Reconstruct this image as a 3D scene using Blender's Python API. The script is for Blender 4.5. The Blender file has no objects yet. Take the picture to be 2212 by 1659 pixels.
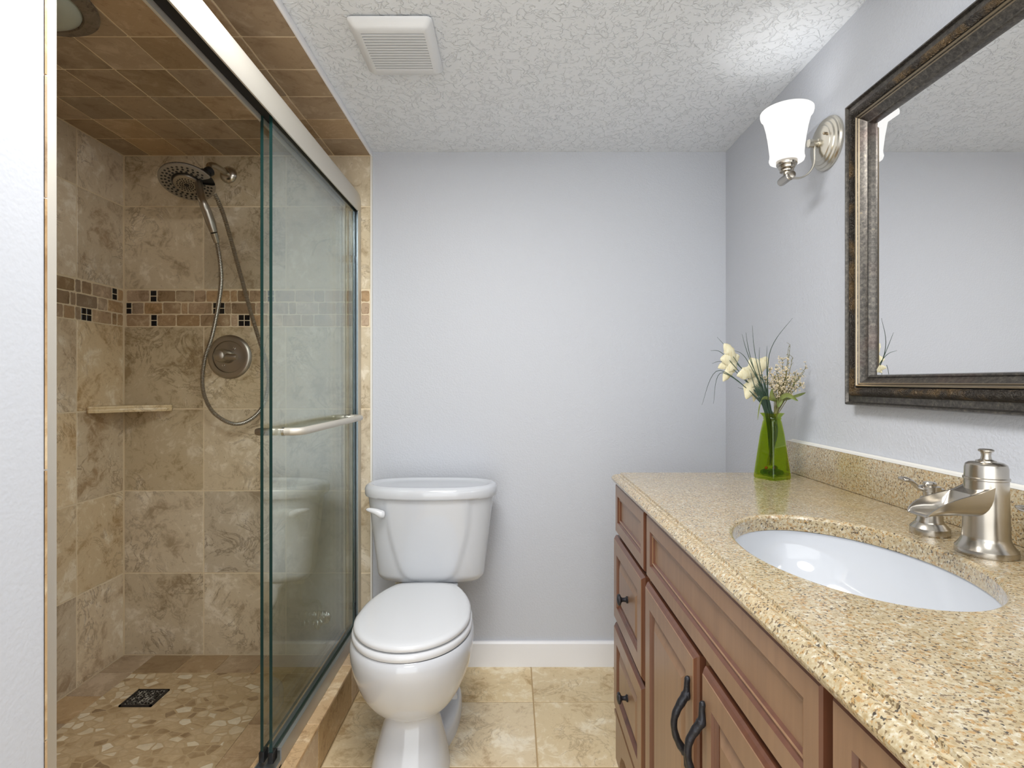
import bpy, math, random
from math import pi, sin, cos, radians
from mathutils import Vector, Matrix
random.seed(7)
S = bpy.context.scene
COL = S.collection

# ------------------------------------------------------------------ camera, world, light, exposure
FPX, HZ, CAMZ = 1168.0, 826.0, 1.14            # focal length in px, horizon row, eye height (2212 x 1659 frame)
cam = bpy.data.cameras.new('camera')
cam.sensor_width = 36.0
cam.lens = 36.0 * FPX / 2212.0
cam.shift_y = (HZ - 829.5) / 2212.0
cam.clip_start = 0.02
camo = bpy.data.objects.new('camera', cam)
camo.location = (0, 0, CAMZ)
camo.rotation_euler = (pi / 2, 0, 0)
COL.objects.link(camo)
S.camera = camo

world = bpy.data.worlds.new('world')
S.world = world
world.use_nodes = True
bg = world.node_tree.nodes['Background']
bg.inputs[0].default_value = (0.965, 0.99, 1.0, 1)
bg.inputs[1].default_value = 2.3

def area(name, loc, rot, sx, sy, power, color=(1, 1, 1)):
    l = bpy.data.lights.new(name, 'AREA')
    l.shape = 'DISK'; l.size = sx; l.energy = power; l.color = color
    o = bpy.data.objects.new(name, l); o.location = loc; o.rotation_euler = rot
    COL.objects.link(o)
    return o
# two fill lights added under the ceiling, out of view, without fixtures
area('ceiling_fill_light', (-0.2, 0.92, 2.055), (0, 0, 0), 0.6, 0.6, 15.0, (1.0, 0.995, 0.99))
area('ceiling_fill_light', (0.0, -0.45, 2.055), (0, 0, 0), 0.8, 0.8, 9, (0.99, 0.995, 1.0))
SCONCE_POWER = 3.3

S.view_settings.view_transform = 'Standard'
S.view_settings.look = 'None'
S.view_settings.exposure = 0.36
S.view_settings.gamma = 1.0
S.view_settings.use_curve_mapping = False
S.cycles.max_bounces = 12
S.cycles.transparent_max_bounces = 24
S.cycles.glossy_bounces = 6
S.cycles.sample_clamp_indirect = 6.0

# ------------------------------------------------------------------ helpers
def at(px, py, Y):
    return Vector(((px - 1106) * Y / FPX, Y, CAMZ - (py - HZ) * Y / FPX))

def lin(r, g, b):
    f = lambda c: (c / 255 / 12.92) if c / 255 <= 0.04045 else ((c / 255 + 0.055) / 1.055) ** 2.4
    return (f(r), f(g), f(b), 1)

def wloc(o):
    v = Vector((0, 0, 0))
    while o is not None:
        v += o.location; o = o.parent
    return v

class MB:
    """collects shapes in world coordinates, then links them as one mesh object"""
    def __init__(s):
        s.v = []; s.f = []; s.m = []; s.c = []
    def face(s, idx, m=0, c=(0.5, 0.5, 0.5)):
        s.f.append(tuple(idx)); s.m.append(m); s.c.append(c)
    def poly(s, pts, m=0, c=(0.5, 0.5, 0.5)):
        n = len(s.v); s.v += [Vector(p) for p in pts]; s.face(range(n, n + len(pts)), m, c)
    def box(s, x0, x1, y0, y1, z0, z1, m=0, c=(0.5, 0.5, 0.5), b=0.0):
        if b > 0:
            s.loft([rrect((x0 + x1) / 2, (y0 + y1) / 2, (x1 - x0) / 2 - d, (y1 - y0) / 2 - d, z, max(b - d, b * 0.4)) for z, d in
                    ((z0, b), (z0 + b * 0.3, b * 0.3), (z0 + b, 0), (z1 - b, 0), (z1 - b * 0.3, b * 0.3), (z1, b))], m=m)
            return
        n = len(s.v)
        s.v += [Vector(p) for p in ((x0, y0, z0), (x1, y0, z0), (x1, y1, z0), (x0, y1, z0), (x0, y0, z1), (x1, y0, z1), (x1, y1, z1), (x0, y1, z1))]
        for q in ((0, 3, 2, 1), (4, 5, 6, 7), (0, 1, 5, 4), (1, 2, 6, 5), (2, 3, 7, 6), (3, 0, 4, 7)):
            s.face([n + i for i in q], m, c)
    def loft(s, rings, closed=True, caps=(True, True), m=0, loop=False, mats=None):
        k = len(rings[0]); base = len(s.v)
        for r in rings: s.v += [Vector(p) for p in r]
        nr = len(rings)
        for i in range(nr if loop else nr - 1):
            a = base + i * k; b = base + ((i + 1) % nr) * k
            mm = mats[i] if mats else m
            for j in range(k if closed else k - 1):
                j2 = (j + 1) % k
                s.face((a + j, a + j2, b + j2, b + j), mm)
        if closed and not loop:
            if caps[0]: s.face([base + j for j in reversed(range(k))], mats[0] if mats else m)
            if caps[1]: s.face([base + (nr - 1) * k + j for j in range(k)], mats[-1] if mats else m)
    def tube(s, path, r, n=12, m=0, caps=(True, True), loop=False, flat=None):
        path = [Vector(p) for p in path]; N = len(path)
        rr = r if isinstance(r, (list, tuple)) else [r] * N
        rings = []; up = None
        for i, p in enumerate(path):
            if loop: t = path[(i + 1) % N] - path[i - 1]
            else: t = path[min(i + 1, N - 1)] - path[max(i - 1, 0)]
            t.normalize()
            if up is None:
                up = Vector((0, 0, 1)) if abs(t.z) < 0.9 else Vector((0, 1, 0))
                if flat is not None: up = Vector(flat[2])
            u = (up - t * up.dot(t)).normalized(); w = t.cross(u); up = u
            fu, fw = (flat[0], flat[1]) if flat else (1, 1)
            rings.append([p + (u * cos(2 * pi * j / n) * fu + w * sin(2 * pi * j / n) * fw) * rr[i] for j in range(n)])
        s.loft(rings, caps=caps, m=m, loop=loop)
    def lathe(s, prof, c=(0, 0, 0), axis=(0, 0, 1), n=40, m=0, caps=(True, True), mats=None):
        a = Vector(axis).normalized()
        u = (Vector((1, 0, 0)) if abs(a.x) < 0.8 else Vector((0, 1, 0)))
        u = (u - a * u.dot(a)).normalized(); w = a.cross(u); c = Vector(c)
        s.loft([[c + a * h + (u * cos(2 * pi * j / n) + w * sin(2 * pi * j / n)) * max(r, 1e-5) for j in range(n)] for r, h in prof], caps=caps, m=m, mats=mats)
    def ball(s, c, r, n=20, k=10, m=0, sc=(1, 1, 1)):
        s.loft([[Vector(c) + Vector((r * sc[0] * sin(pi * i / k) * cos(2 * pi * j / n), r * sc[1] * sin(pi * i / k) * sin(2 * pi * j / n), -r * sc[2] * cos(pi * i / k)))
                 for j in range(n)] for i in [0.02] + list(range(1, k)) + [k - 0.02]], m=m)
    def build(s, name, mat, parent=None, smooth=35, props=None, attr=False):
        me = bpy.data.meshes.new(name)
        off = wloc(parent) if parent is not None else Vector((0, 0, 0))
        me.from_pydata([tuple(v - off) for v in s.v], [], s.f)
        mats = mat if isinstance(mat, (list, tuple)) else [mat]
        for x in mats: me.materials.append(x)
        me.polygons.foreach_set('material_index', s.m)
        if attr:
            ca = me.color_attributes.new('tile', 'FLOAT_COLOR', 'CORNER')
            for p in me.polygons:
                c = s.c[p.index]
                for li in p.loop_indices: ca.data[li].color = (c[0], c[1], c[2], 1)
        me.update()
        import bmesh
        bm = bmesh.new(); bm.from_mesh(me)
        bmesh.ops.recalc_face_normals(bm, faces=bm.faces)
        bm.to_mesh(me); bm.free()
        if smooth:
            me.shade_smooth()
            me.set_sharp_from_angle(angle=radians(smooth))
        o = bpy.data.objects.new(name, me)
        COL.objects.link(o)
        if parent is not None: o.parent = parent
        for k, v in (props or {}).items(): o[k] = v
        return o

def rrect(cx, cy, hx, hy, z, r, n=5):
    r = min(r, hx, hy); pts = []
    for qx, qy, a0 in ((1, 1, 0), (-1, 1, 90), (-1, -1, 180), (1, -1, 270)):
        for i in range(n + 1):
            a = radians(a0 + 90 * i / n)
            pts.append((cx + qx * (hx - r) + r * cos(a), cy + qy * (hy - r) + r * sin(a), z))
    return pts

def thing(name, label, cat, loc=(0, 0, 0), group=None):
    o = bpy.data.objects.new(name, None)
    o.empty_display_size = 0.05
    o.location = loc; o['label'] = label; o['category'] = cat
    if group: o['group'] = group
    COL.objects.link(o)
    return o

def tag(o, label, cat, group=None):
    o['label'] = label; o['category'] = cat
    if group: o['group'] = group
    return o

def copy_tree(o, loc, label, group=None):
    def rec(s, par):
        c = s.copy(); COL.objects.link(c)
        if par is not None: c.parent = par
        for ch in s.children: rec(ch, c)
        return c
    r = rec(o, None); r.location = loc; r['label'] = label
    if group: r['group'] = group
    return r

STRUCT = {'kind': 'structure'}

def spline(pts, n=8, loop=False):
    pts = [Vector(p) for p in pts]; out = []
    N = len(pts)
    for i in range(N if loop else N - 1):
        if loop: p0, p1, p2, p3 = pts[i - 1], pts[i], pts[(i + 1) % N], pts[(i + 2) % N]
        else: p0, p1, p2, p3 = pts[max(i - 1, 0)], pts[i], pts[i + 1], pts[min(i + 2, N - 1)]
        for k in range(n):
            t = k / n
            out.append(0.5 * ((2 * p1) + (p2 - p0) * t + (2 * p0 - 5 * p1 + 4 * p2 - p3) * t * t + (3 * p1 - p0 - 3 * p2 + p3) * t ** 3))
    if not loop: out.append(pts[-1])
    return out

def lerp(a, b, t): return a + (b - a) * t
def sstep(a, b, x):
    t = min(1, max(0, (x - a) / (b - a))); return t * t * (3 - 2 * t)
def interp(tab, x):
    if x <= tab[0][0]: return tab[0][1]
    for (x0, y0), (x1, y1) in zip(tab, tab[1:]):
        if x <= x1: return lerp(y0, y1, (x - x0) / (x1 - x0))
    return tab[-1][1]

# ------------------------------------------------------------------ materials
class NT:
    def __init__(s, name):
        s.mat = bpy.data.materials.new(name); s.mat.use_nodes = True
        s.t = s.mat.node_tree; s.t.nodes.clear()
        s.out = s.t.nodes.new('ShaderNodeOutputMaterial')
    def n(s, kind, ins=None, **props):
        nd = s.t.nodes.new('ShaderNode' + kind)
        for k, v in props.items(): setattr(nd, k, v)
        for k, v in (ins or {}).items(): s.set(nd.inputs[k], v)
        return nd
    def set(s, inp, v):
        if isinstance(v, bpy.types.NodeSocket): s.t.links.new(v, inp)
        elif isinstance(v, bpy.types.Node): s.t.links.new(v.outputs[0], inp)
        else: inp.default_value = v
    def math(s, op, a, b=0.0, c=None, clamp=False):
        nd = s.n('Math', {0: a, 1: b}, operation=op, use_clamp=clamp)
        if c is not None: s.set(nd.inputs[2], c)
        return nd.outputs[0]
    def mix(s, f, a, b, blend='MIX'):
        nd = s.n('Mix', data_type='RGBA', blend_type=blend)
        s.set(nd.inputs[0], f); s.set(nd.inputs[6], a); s.set(nd.inputs[7], b)
        return nd.outputs[2]
    def ramp(s, f, stops, interp='LINEAR'):
        nd = s.n('ValToRGB', {0: f}); cr = nd.color_ramp; cr.interpolation = interp
        while len(cr.elements) < len(stops): cr.elements.new(0.5)
        for e, (p, c) in zip(cr.elements, stops):
            e.position = p; e.color = c if len(c) == 4 else (*c, 1)
        return nd.outputs[0]
    def coord(s, scale=(1, 1, 1), add=None):
        c = s.n('TexCoord').outputs['Object']
        m = s.n('Mapping', {0: c, 3: scale})
        r = m.outputs[0]
        if add is not None:
            r = s.n('VectorMath', {0: r, 1: add}, operation='ADD').outputs[0]
        return r
    def noise(s, co, scale, detail=3, rough=0.55, dist=0.0, col=False):
        nd = s.n('TexNoise', {'Vector': co, 'Scale': scale, 'Detail': detail, 'Roughness': rough, 'Distortion': dist})
        return nd.outputs[1 if col else 0]
    def pbr(s, color, rough=0.5, metal=0.0, bump=None, bstr=0.3, bdist=0.002, **kw):
        p = s.n('BsdfPrincipled')
        s.set(p.inputs['Base Color'], color); s.set(p.inputs['Roughness'], rough); s.set(p.inputs['Metallic'], metal)
        for k, v in kw.items(): s.set(p.inputs[k.replace('_', ' ')], v)
        if bump is not None:
            b = s.n('Bump', {'Strength': bstr, 'Distance': bdist, 'Height': bump})
            s.t.links.new(b.outputs[0], p.inputs['Normal'])
        s.t.links.new(p.outputs[0], s.out.inputs[0])
        return s.mat

def plain(name, color, rough=0.5, metal=0.0, bump=None, **kw):
    t = NT(name)
    if bump:
        h = t.noise(t.coord(), bump[0], 3)
        return t.pbr(color, rough, metal, h, bump[1], bump[2], **kw)
    return t.pbr(color, rough, metal, **kw)

def m_paint(name, color, scale=170, strength=0.2, dist=0.0025):
    t = NT(name); co = t.coord()
    h = t.noise(co, scale, 1, 0.5)
    h = t.ramp(h, [(0.36, (0, 0, 0)), (0.66, (1, 1, 1))])
    h2 = t.noise(co, scale * 0.35, 2)
    hh = t.math('ADD', h, t.math('MULTIPLY', h2, 0.6))
    return t.pbr(color, 0.55, 0, hh, strength, dist)

def m_ceiling():
    t = NT('ceiling_texture'); co = t.coord()
    d = t.noise(co, 13, 3, 0.6, col=True)
    wv = t.n('VectorMath', {0: d, 1: (0.10, 0.10, 0.0)}, operation='MULTIPLY').outputs[0]
    c2 = t.n('VectorMath', {0: co, 1: wv}, operation='ADD').outputs[0]
    c2 = t.n('Mapping', {0: c2, 3: (1.0, 0.8, 0.0)}).outputs[0]
    v = t.n('TexVoronoi', {'Vector': c2, 'Scale': 34.0}, feature='DISTANCE_TO_EDGE').outputs[0]
    v2 = t.n('TexVoronoi', {'Vector': c2, 'Scale': 58.0}, feature='DISTANCE_TO_EDGE').outputs[0]
    ridge = t.ramp(v, [(0.0, (1, 1, 1)), (0.035, (0.5, 0.5, 0.5)), (0.055, (0, 0, 0))])
    ridge2 = t.ramp(v2, [(0.0, (0.8, 0.8, 0.8)), (0.05, (0, 0, 0))])
    mask = t.ramp(t.noise(co, 32, 2), [(0.47, (0, 0, 0)), (0.53, (1, 1, 1))])
    mask2 = t.ramp(t.noise(co, 38, 2, 0.5, 1.0), [(0.49, (0, 0, 0)), (0.56, (1, 1, 1))])
    h = t.math('ADD', t.math('MULTIPLY', ridge, mask), t.math('MULTIPLY', ridge2, mask2))
    h = t.math('ADD', h, t.math('MULTIPLY', t.noise(co, 60, 3), 0.25))
    return t.pbr(lin(230, 234, 239), 0.6, 0, h, 0.65, 0.0035)

def m_tile(name, dark, mid, light, rough=0.38, scale=1.0, vein=0.5, attr=True, var=0.35):
    t = NT(name)
    a = t.n('Attribute', attribute_name='tile')
    sep = t.n('SeparateColor', {0: a.outputs['Color']})
    off = t.n('VectorMath', {0: a.outputs['Color'], 1: (37.0, 53.0, 29.0)}, operation='MULTIPLY').outputs[0]
    co = t.coord((scale, scale, scale), off)
    n1 = t.noise(co, 6.5, 7, 0.62, 0.6)
    n2 = t.noise(co, 22, 6, 0.68, 1.2)
    f = t.math('ADD', t.math('MULTIPLY', n1, 0.62), t.math('MULTIPLY', n2, 0.38))
    c = t.ramp(f, [(0.38, dark), (0.475, mid), (0.525, mid), (0.61, light)])
    # thin weathered veins: narrow iso-bands of a warped noise
    w = t.noise(co, 7.0, 8, 0.66, 1.6)
    vv = t.math('ABSOLUTE', t.math('SUBTRACT', w, 0.5))
    vm = t.ramp(vv, [(0.0, (1, 1, 1)), (0.014, (0.4, 0.4, 0.4)), (0.035, (0, 0, 0))])
    vmask = t.ramp(t.noise(co, 5, 2), [(0.45, (0, 0, 0)), (0.6, (1, 1, 1))])
    vf = t.math('MULTIPLY', t.math('MULTIPLY', vm, vmask), vein)
    c = t.mix(vf, c, (dark[0] * 0.55, dark[1] * 0.5, dark[2] * 0.45, 1))
    pit = t.ramp(t.noise(co, 110, 3, 0.6), [(0.30, (1, 1, 1)), (0.36, (0, 0, 0))])
    c = t.mix(t.math('MULTIPLY', pit, 0.35), c, (dark[0] * 0.6, dark[1] * 0.55, dark[2] * 0.5, 1))
    # tile to tile variation
    br = t.math('ADD', t.math('MULTIPLY', t.math('SUBTRACT', sep.outputs[1], 0.5), var), 1.0)
    hsv = t.n('HueSaturation', {'Hue': 0.5, 'Saturation': t.math('ADD', t.math('MULTIPLY', t.math('SUBTRACT', sep.outputs[2], 0.5), 0.3), 1.0), 'Value': br, 'Color': c})
    h = t.math('ADD', f, t.math('MULTIPLY', pit, -0.3))
    return t.pbr(hsv.outputs[0], rough, 0, h, 0.25, 0.002)

def m_flag():
    t = NT('flagstone_mosaic'); co = t.coord((1.0, 1.35, 1.0))
    d = t.noise(co, 10, 2, 0.5, col=True)
    c2 = t.n('VectorMath', {0: co, 1: t.n('VectorMath', {0: d, 1: (0.03, 0.03, 0)}, operation='MULTIPLY').outputs[0]}, operation='ADD').outputs[0]
    c2 = t.n('Mapping', {0: c2, 3: (1, 1, 0)}).outputs[0]
    v = t.n('TexVoronoi', {'Vector': c2, 'Scale': 25.0, 'Randomness': 1.0}, feature='F1', distance='CHEBYCHEV')
    e = t.n('TexVoronoi', {'Vector': c2, 'Scale': 25.0, 'Randomness': 1.0}, feature='DISTANCE_TO_EDGE').outputs[0]
    v = t.n('TexVoronoi', {'Vector': c2, 'Scale': 25.0, 'Randomness': 1.0}, feature='F1')
    sep = t.n('SeparateColor', {0: v.outputs['Color']})
    stone = t.ramp(sep.outputs[0], [(0.0, lin(120, 92, 60)), (0.12, lin(165, 138, 100)), (0.35, lin(190, 165, 128)), (0.7, lin(198, 175, 140)), (0.9, lin(225, 212, 185)), (1.0, lin(232, 222, 200))])
    stone = t.mix(0.3, stone, t.ramp(t.noise(co, 40, 5, 0.6), [(0.3, lin(130, 105, 72)), (0.7, lin(220, 200, 165))]))
    g = t.ramp(e, [(0.0, (1, 1, 1)), (0.05, (1, 1, 1)), (0.09, (0, 0, 0))])
    c = t.mix(g, stone, lin(184, 160, 124))
    h = t.math('SUBTRACT', 1.0, g)
    return t.pbr(c, 0.45, 0, h, 0.3, 0.002)

def m_granite():
    t = NT('granite'); co = t.coord()
    K = lambda n, a, b_: t.ramp(n, [(a, (0, 0, 0)), (b_, (1, 1, 1))])
    base = t.ramp(t.noise(co, 170, 4, 0.6), [(0.34, lin(156, 138, 104)), (0.46, lin(174, 158, 126)), (0.56, lin(183, 170, 141)), (0.68, lin(200, 193, 175))])
    base = t.mix(t.math('MULTIPLY', K(t.noise(co, 9, 4, 0.6), 0.45, 0.7), 0.3), base, lin(188, 160, 108))
    amb = t.math('MULTIPLY', K(t.noise(co, 200, 2, 0.5), 0.57, 0.63), 0.75)
    c = t.mix(amb, base, lin(166, 128, 74))
    clus = t.math('MULTIPLY', t.math('SUBTRACT', t.noise(co, 42, 3), 0.5), 0.22)
    n1 = t.math('ADD', t.noise(t.coord((1, 1, 1), (3.1, 7.7, 1.3)), 250, 2, 0.5), clus)
    c = t.mix(t.math('MULTIPLY', K(n1, 0.59, 0.625), 0.85), c, lin(104, 84, 60))
    n2 = t.math('ADD', t.noise(t.coord((1, 1, 1), (9.3, 2.2, 5.1)), 220, 1, 0.5), clus)
    c = t.mix(t.math('MULTIPLY', K(n2, 0.665, 0.70), 0.9), c, lin(48, 44, 42))
    return t.pbr(c, 0.25, 0, Coat_Weight=0.6, Coat_Roughness=0.12)

def m_wood(name, c0, c1, rough=0.36):
    t = NT(name); co = t.coord((30, 30, 1.6))
    n = t.noise(co, 2.2, 4, 0.6, 0.4)
    n2 = t.noise(t.coord((3, 3, 1.2)), 2.0, 3)
    c = t.ramp(t.math('ADD', t.math('MULTIPLY', n, 0.6), t.math('MULTIPLY', n2, 0.4)), [(0.3, c0), (0.7, c1)])
    return t.pbr(c, rough, 0, n, 0.05, 0.001, Coat_Weight=0.25, Coat_Roughness=0.3)

def m_metal(name, color, rough=0.28, brushed=True):
    t = NT(name)
    if not brushed: return t.pbr(color, rough, 1.0)
    n = t.noise(t.coord((40, 40, 400)), 3, 2)
    r = t.math('ADD', rough - 0.015, t.math('MULTIPLY', n, 0.03))
    return t.pbr(color, r, 1.0)

def m_glass(name, tint, ior=1.5, rough=0.0):
    """thin pane: Fresnel mix of straight transmission and mirror reflection on each face"""
    t = NT(name)
    g = t.n('NewGeometry')
    i = t.n('Mix', data_type='FLOAT'); t.set(i.inputs[0], g.outputs['Backfacing']); i.inputs[2].default_value = ior; i.inputs[3].default_value = 1.0 / ior
    fr = t.n('Fresnel', {'IOR': i.outputs[0]})
    tr = t.n('BsdfTransparent', {0: tint}); gl = t.n('BsdfGlossy', {0: (0.93, 0.97, 0.95, 1), 'Roughness': rough})
    mx = t.n('MixShader', {0: fr.outputs[0], 1: tr.outputs[0], 2: gl.outputs[0]})
    t.t.links.new(mx.outputs[0], t.out.inputs[0])
    return t.mat

def m_shade():
    t = NT('frosted_lamp_glass')
    tr = t.n('BsdfTransparent', {0: (0.9, 0.9, 0.9, 1)})
    df = t.n('BsdfDiffuse', {0: (0.16, 0.16, 0.16, 1)})
    tl = t.n('BsdfTranslucent', {0: (0.12, 0.12, 0.12, 1)})
    em = t.n('Emission', {0: (1.0, 0.985, 0.96, 1), 1: 0.74})
    a = t.n('MixShader', {0: 0.5, 1: df.outputs[0], 2: tl.outputs[0]})
    b = t.n('AddShader', {0: a.outputs[0], 1: em.outputs[0]})
    c = t.n('MixShader', {0: 0.12, 1: b.outputs[0], 2: tr.outputs[0]})
    t.t.links.new(c.outputs[0], t.out.inputs[0])
    return t.mat

def m_emit(name, color, s):
    t = NT(name); e = t.n('Emission', {0: color, 1: s}); t.t.links.new(e.outputs[0], t.out.inputs[0]); return t.mat

def m_patina(name, ornament=False):
    t = NT(name); co = t.coord()
    n = t.noise(co, 140, 5, 0.7, 0.3)
    c = t.ramp(n, [(0.3, lin(66, 63, 60)), (0.5, lin(92, 88, 83)), (0.62, lin(112, 107, 99)), (0.75, lin(138, 124, 102))])
    red = t.ramp(t.noise(co, 9, 3), [(0.56, (0, 0, 0)), (0.66, (1, 1, 1))])
    c = t.mix(t.math('MULTIPLY', red, 0.16), c, lin(112, 76, 70))
    if not ornament: return t.pbr(c, 0.33, 0.8, n, 0.08, 0.001)
    v = t.n('TexVoronoi', {'Vector': t.n('VectorMath', {0: co, 1: t.n('VectorMath', {0: t.noise(co, 45, 2, col=True), 1: (0.02, 0.02, 0.02)}, operation='MULTIPLY').outputs[0]}, operation='ADD').outputs[0], 'Scale': 42.0}, feature='F1')
    sw = t.math('SINE', t.math('MULTIPLY', v.outputs[0], 28.0))
    fine = t.math('ABSOLUTE', t.math('SUBTRACT', t.noise(co, 70, 3, 0.5, 3.0), 0.5))
    h = t.math('ADD', t.math('MULTIPLY', sw, 0.4), t.math('MULTIPLY', fine, -5.0))
    c = t.mix(t.ramp(h, [(0.0, (1, 1, 1)), (0.45, (0, 0, 0))]), c, lin(66, 60, 54))
    c = t.mix(t.math('MULTIPLY', t.ramp(t.noise(co, 16, 4), [(0.5, (0, 0, 0)), (0.62, (1, 1, 1))]), 0.35), c, lin(160, 128, 80))
    return t.pbr(c, 0.38, 0.7, h, 0.8, 0.004)

M = {}
M['wall'] = m_paint('grey_wall_paint', lin(195, 198, 205))
M['wall_soft'] = m_paint('smooth_grey_wall_paint', lin(193, 196, 202), 150, 0.07, 0.002)
M['ceil'] = m_ceiling()
M['white_trim'] = plain('white_trim_paint', lin(236, 236, 238), 0.35)
M['caulk'] = plain('white_caulk', lin(225, 222, 214), 0.6)
M['tile_brown'] = m_tile('brown_travertine', lin(178, 152, 118), lin(216, 198, 168), lin(238, 227, 206), vein=0.7, var=0.24)
M['tile_back'] = m_tile('back_travertine', lin(168, 149, 119), lin(209, 194, 166), lin(232, 221, 200), vein=0.75, var=0.24)
M['tile_floor'] = m_tile('floor_travertine', lin(184, 154, 108), lin(222, 200, 158), lin(240, 226, 196), vein=0.5, var=0.12, rough=0.42)
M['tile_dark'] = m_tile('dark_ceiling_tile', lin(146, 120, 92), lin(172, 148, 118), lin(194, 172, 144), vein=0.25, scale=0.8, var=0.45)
M['tile_mosaic'] = m_tile('tumbled_mosaic', lin(136, 112, 84), lin(174, 148, 118), lin(206, 184, 152), vein=0.3, scale=1.6, var=0.55, rough=0.55)
M['tile_curb'] = m_tile('curb_travertine', lin(150, 118, 82), lin(194, 164, 126), lin(220, 198, 164), vein=0.4)
M['black_tile'] = plain('black_glass_mosaic', lin(20, 19, 24), 0.12)
M['grout'] = plain('beige_grout', lin(228, 212, 182), 0.8, bump=(150, 0.3, 0.002))
M['grout_floor'] = plain('floor_grout', lin(178, 152, 112), 0.8, bump=(150, 0.3, 0.002))
M['flag'] = m_flag()
M['granite'] = m_granite()
M['wood'] = m_wood('maple_cabinet_wood', lin(122, 93, 69), lin(144, 112, 84))
M['glaze'] = m_wood('dark_glazed_groove', lin(82, 47, 31), lin(102, 62, 42))
M['cab_dark'] = plain('cabinet_inside', lin(52, 30, 20), 0.7)
M['nickel'] = m_metal('brushed_nickel', lin(190, 184, 174), 0.24)
M['nickel_dark'] = m_metal('shower_nickel', lin(172, 166, 156), 0.36)
M['nickel_warm'] = m_metal('sconce_nickel', lin(205, 200, 188), 0.26)
M['alu'] = plain('brushed_aluminium', lin(205, 200, 189), 0.55, 0.6)
M['jamb'] = m_metal('blue_grey_aluminium', lin(138, 148, 156), 0.3)
M['alu_grey'] = m_metal('grey_aluminium', lin(186, 190, 193), 0.42)
M['chrome'] = m_metal('chrome', lin(215, 215, 215), 0.08, False)
M['porcelain'] = plain('white_porcelain', lin(202, 205, 210), 0.07, Coat_Weight=0.3)
M['seat'] = plain('white_seat_plastic', lin(216, 218, 221), 0.16)
M['plastic'] = plain('white_fan_plastic', lin(222, 224, 226), 0.4)
M['plastic_clear'] = plain('pale_nut_plastic', lin(214, 210, 196), 0.35)
M['black'] = plain('black_rubber', lin(24, 24, 25), 0.45)
def m_drain():
    t = NT('limescaled_drain'); n = t.noise(t.coord(), 130, 4, 0.7)
    return t.pbr(t.ramp(n, [(0.50, lin(38, 36, 36)), (0.60, lin(190, 188, 180))]), 0.4, 0.3)
M['drain'] = m_drain()
M['dark'] = plain('dark_void', lin(22, 19, 15), 0.9)
M['spray'] = plain('spray_face_plastic', lin(150, 142, 130), 0.4, 0.4)
M['nozzle'] = plain('black_nozzle', lin(32, 31, 30), 0.5)
M['iron'] = plain('black_wrought_iron', lin(46, 46, 50), 0.42, 0.55, bump=(180, 0.5, 0.002))
M['glass'] = m_glass('clear_glass', (0.965, 0.985, 0.97, 1), 1.85)
M['glass_edge'] = plain('green_glass_edge', lin(24, 52, 50), 0.15)
M['mirror'] = m_metal('mirror_silver', (0.90, 0.90, 0.905, 1), 0.0, False)
M['patina'] = m_patina('aged_bronze_frame')
M['ornament'] = m_patina('aged_bronze_ornament', True)
M['gold_line'] = m_metal('worn_gold', lin(160, 146, 124), 0.3)
M['shade'] = m_shade()
M['bulb'] = m_emit('bulb_glow', (1.0, 0.97, 0.92, 1), 1.8)
M['lens'] = plain('frosted_lens', lin(176, 182, 170), 0.3)
M['rust_trim'] = m_tile('rusted_trim', lin(70, 50, 32), lin(128, 112, 92), lin(140, 126, 108), vein=0.9, scale=5, rough=0.4)
M['green_glass'] = m_glass('green_vase_glass', (0.74, 0.82, 0.18, 1), 1.45)
M['marble'] = m_glass('green_marble_glass', (0.42, 0.62, 0.22, 1), 1.5)
M['marble_red'] = plain('red_bead', lin(176, 60, 30), 0.2)
def m_petal():
    t = NT('cream_petal'); n = t.noise(t.coord((90, 90, 20)), 2, 3)
    c = t.ramp(n, [(0.3, lin(226, 216, 178)), (0.7, lin(244, 240, 216))])
    d = t.n('BsdfDiffuse', {0: c}); l = t.n('BsdfTranslucent', {0: c}); m = t.n('MixShader', {0: 0.3, 1: d.outputs[0], 2: l.outputs[0]})
    t.t.links.new(m.outputs[0], t.out.inputs[0]); return t.mat
M['petal'] = m_petal()
M['stem'] = plain('dark_green_stem', lin(44, 68, 52), 0.5)
M['twig'] = plain('olive_twig', lin(112, 108, 62), 0.6)
def m_leaf():
    t = NT('olive_leaf'); n = t.noise(t.coord(), 35, 3)
    return t.pbr(t.ramp(n, [(0.35, lin(96, 110, 52)), (0.6, lin(138, 148, 86)), (0.72, lin(150, 104, 84))]), 0.5)
M['leaf'] = m_leaf()
M['bud'] = plain('cream_buds', lin(222, 206, 174), 0.7)

# ------------------------------------------------------------------ dimensions
D = 2.18                 # back wall
XR = 0.862               # right wall
ZC = 2.069               # ceiling
XT = -0.567              # shower opening plane (outer edge of tile)
XSL = -1.5585            # shower left wall tile face
YSB = 2.17               # shower back wall tile face
ZSC = 2.05               # shower ceiling tile face
ZSF = 0.046              # shower floor
YJ = 0.655               # near jamb
YN = -1.2                # open near end

def rnd(): return (random.random(), random.random(), random.random())

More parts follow.
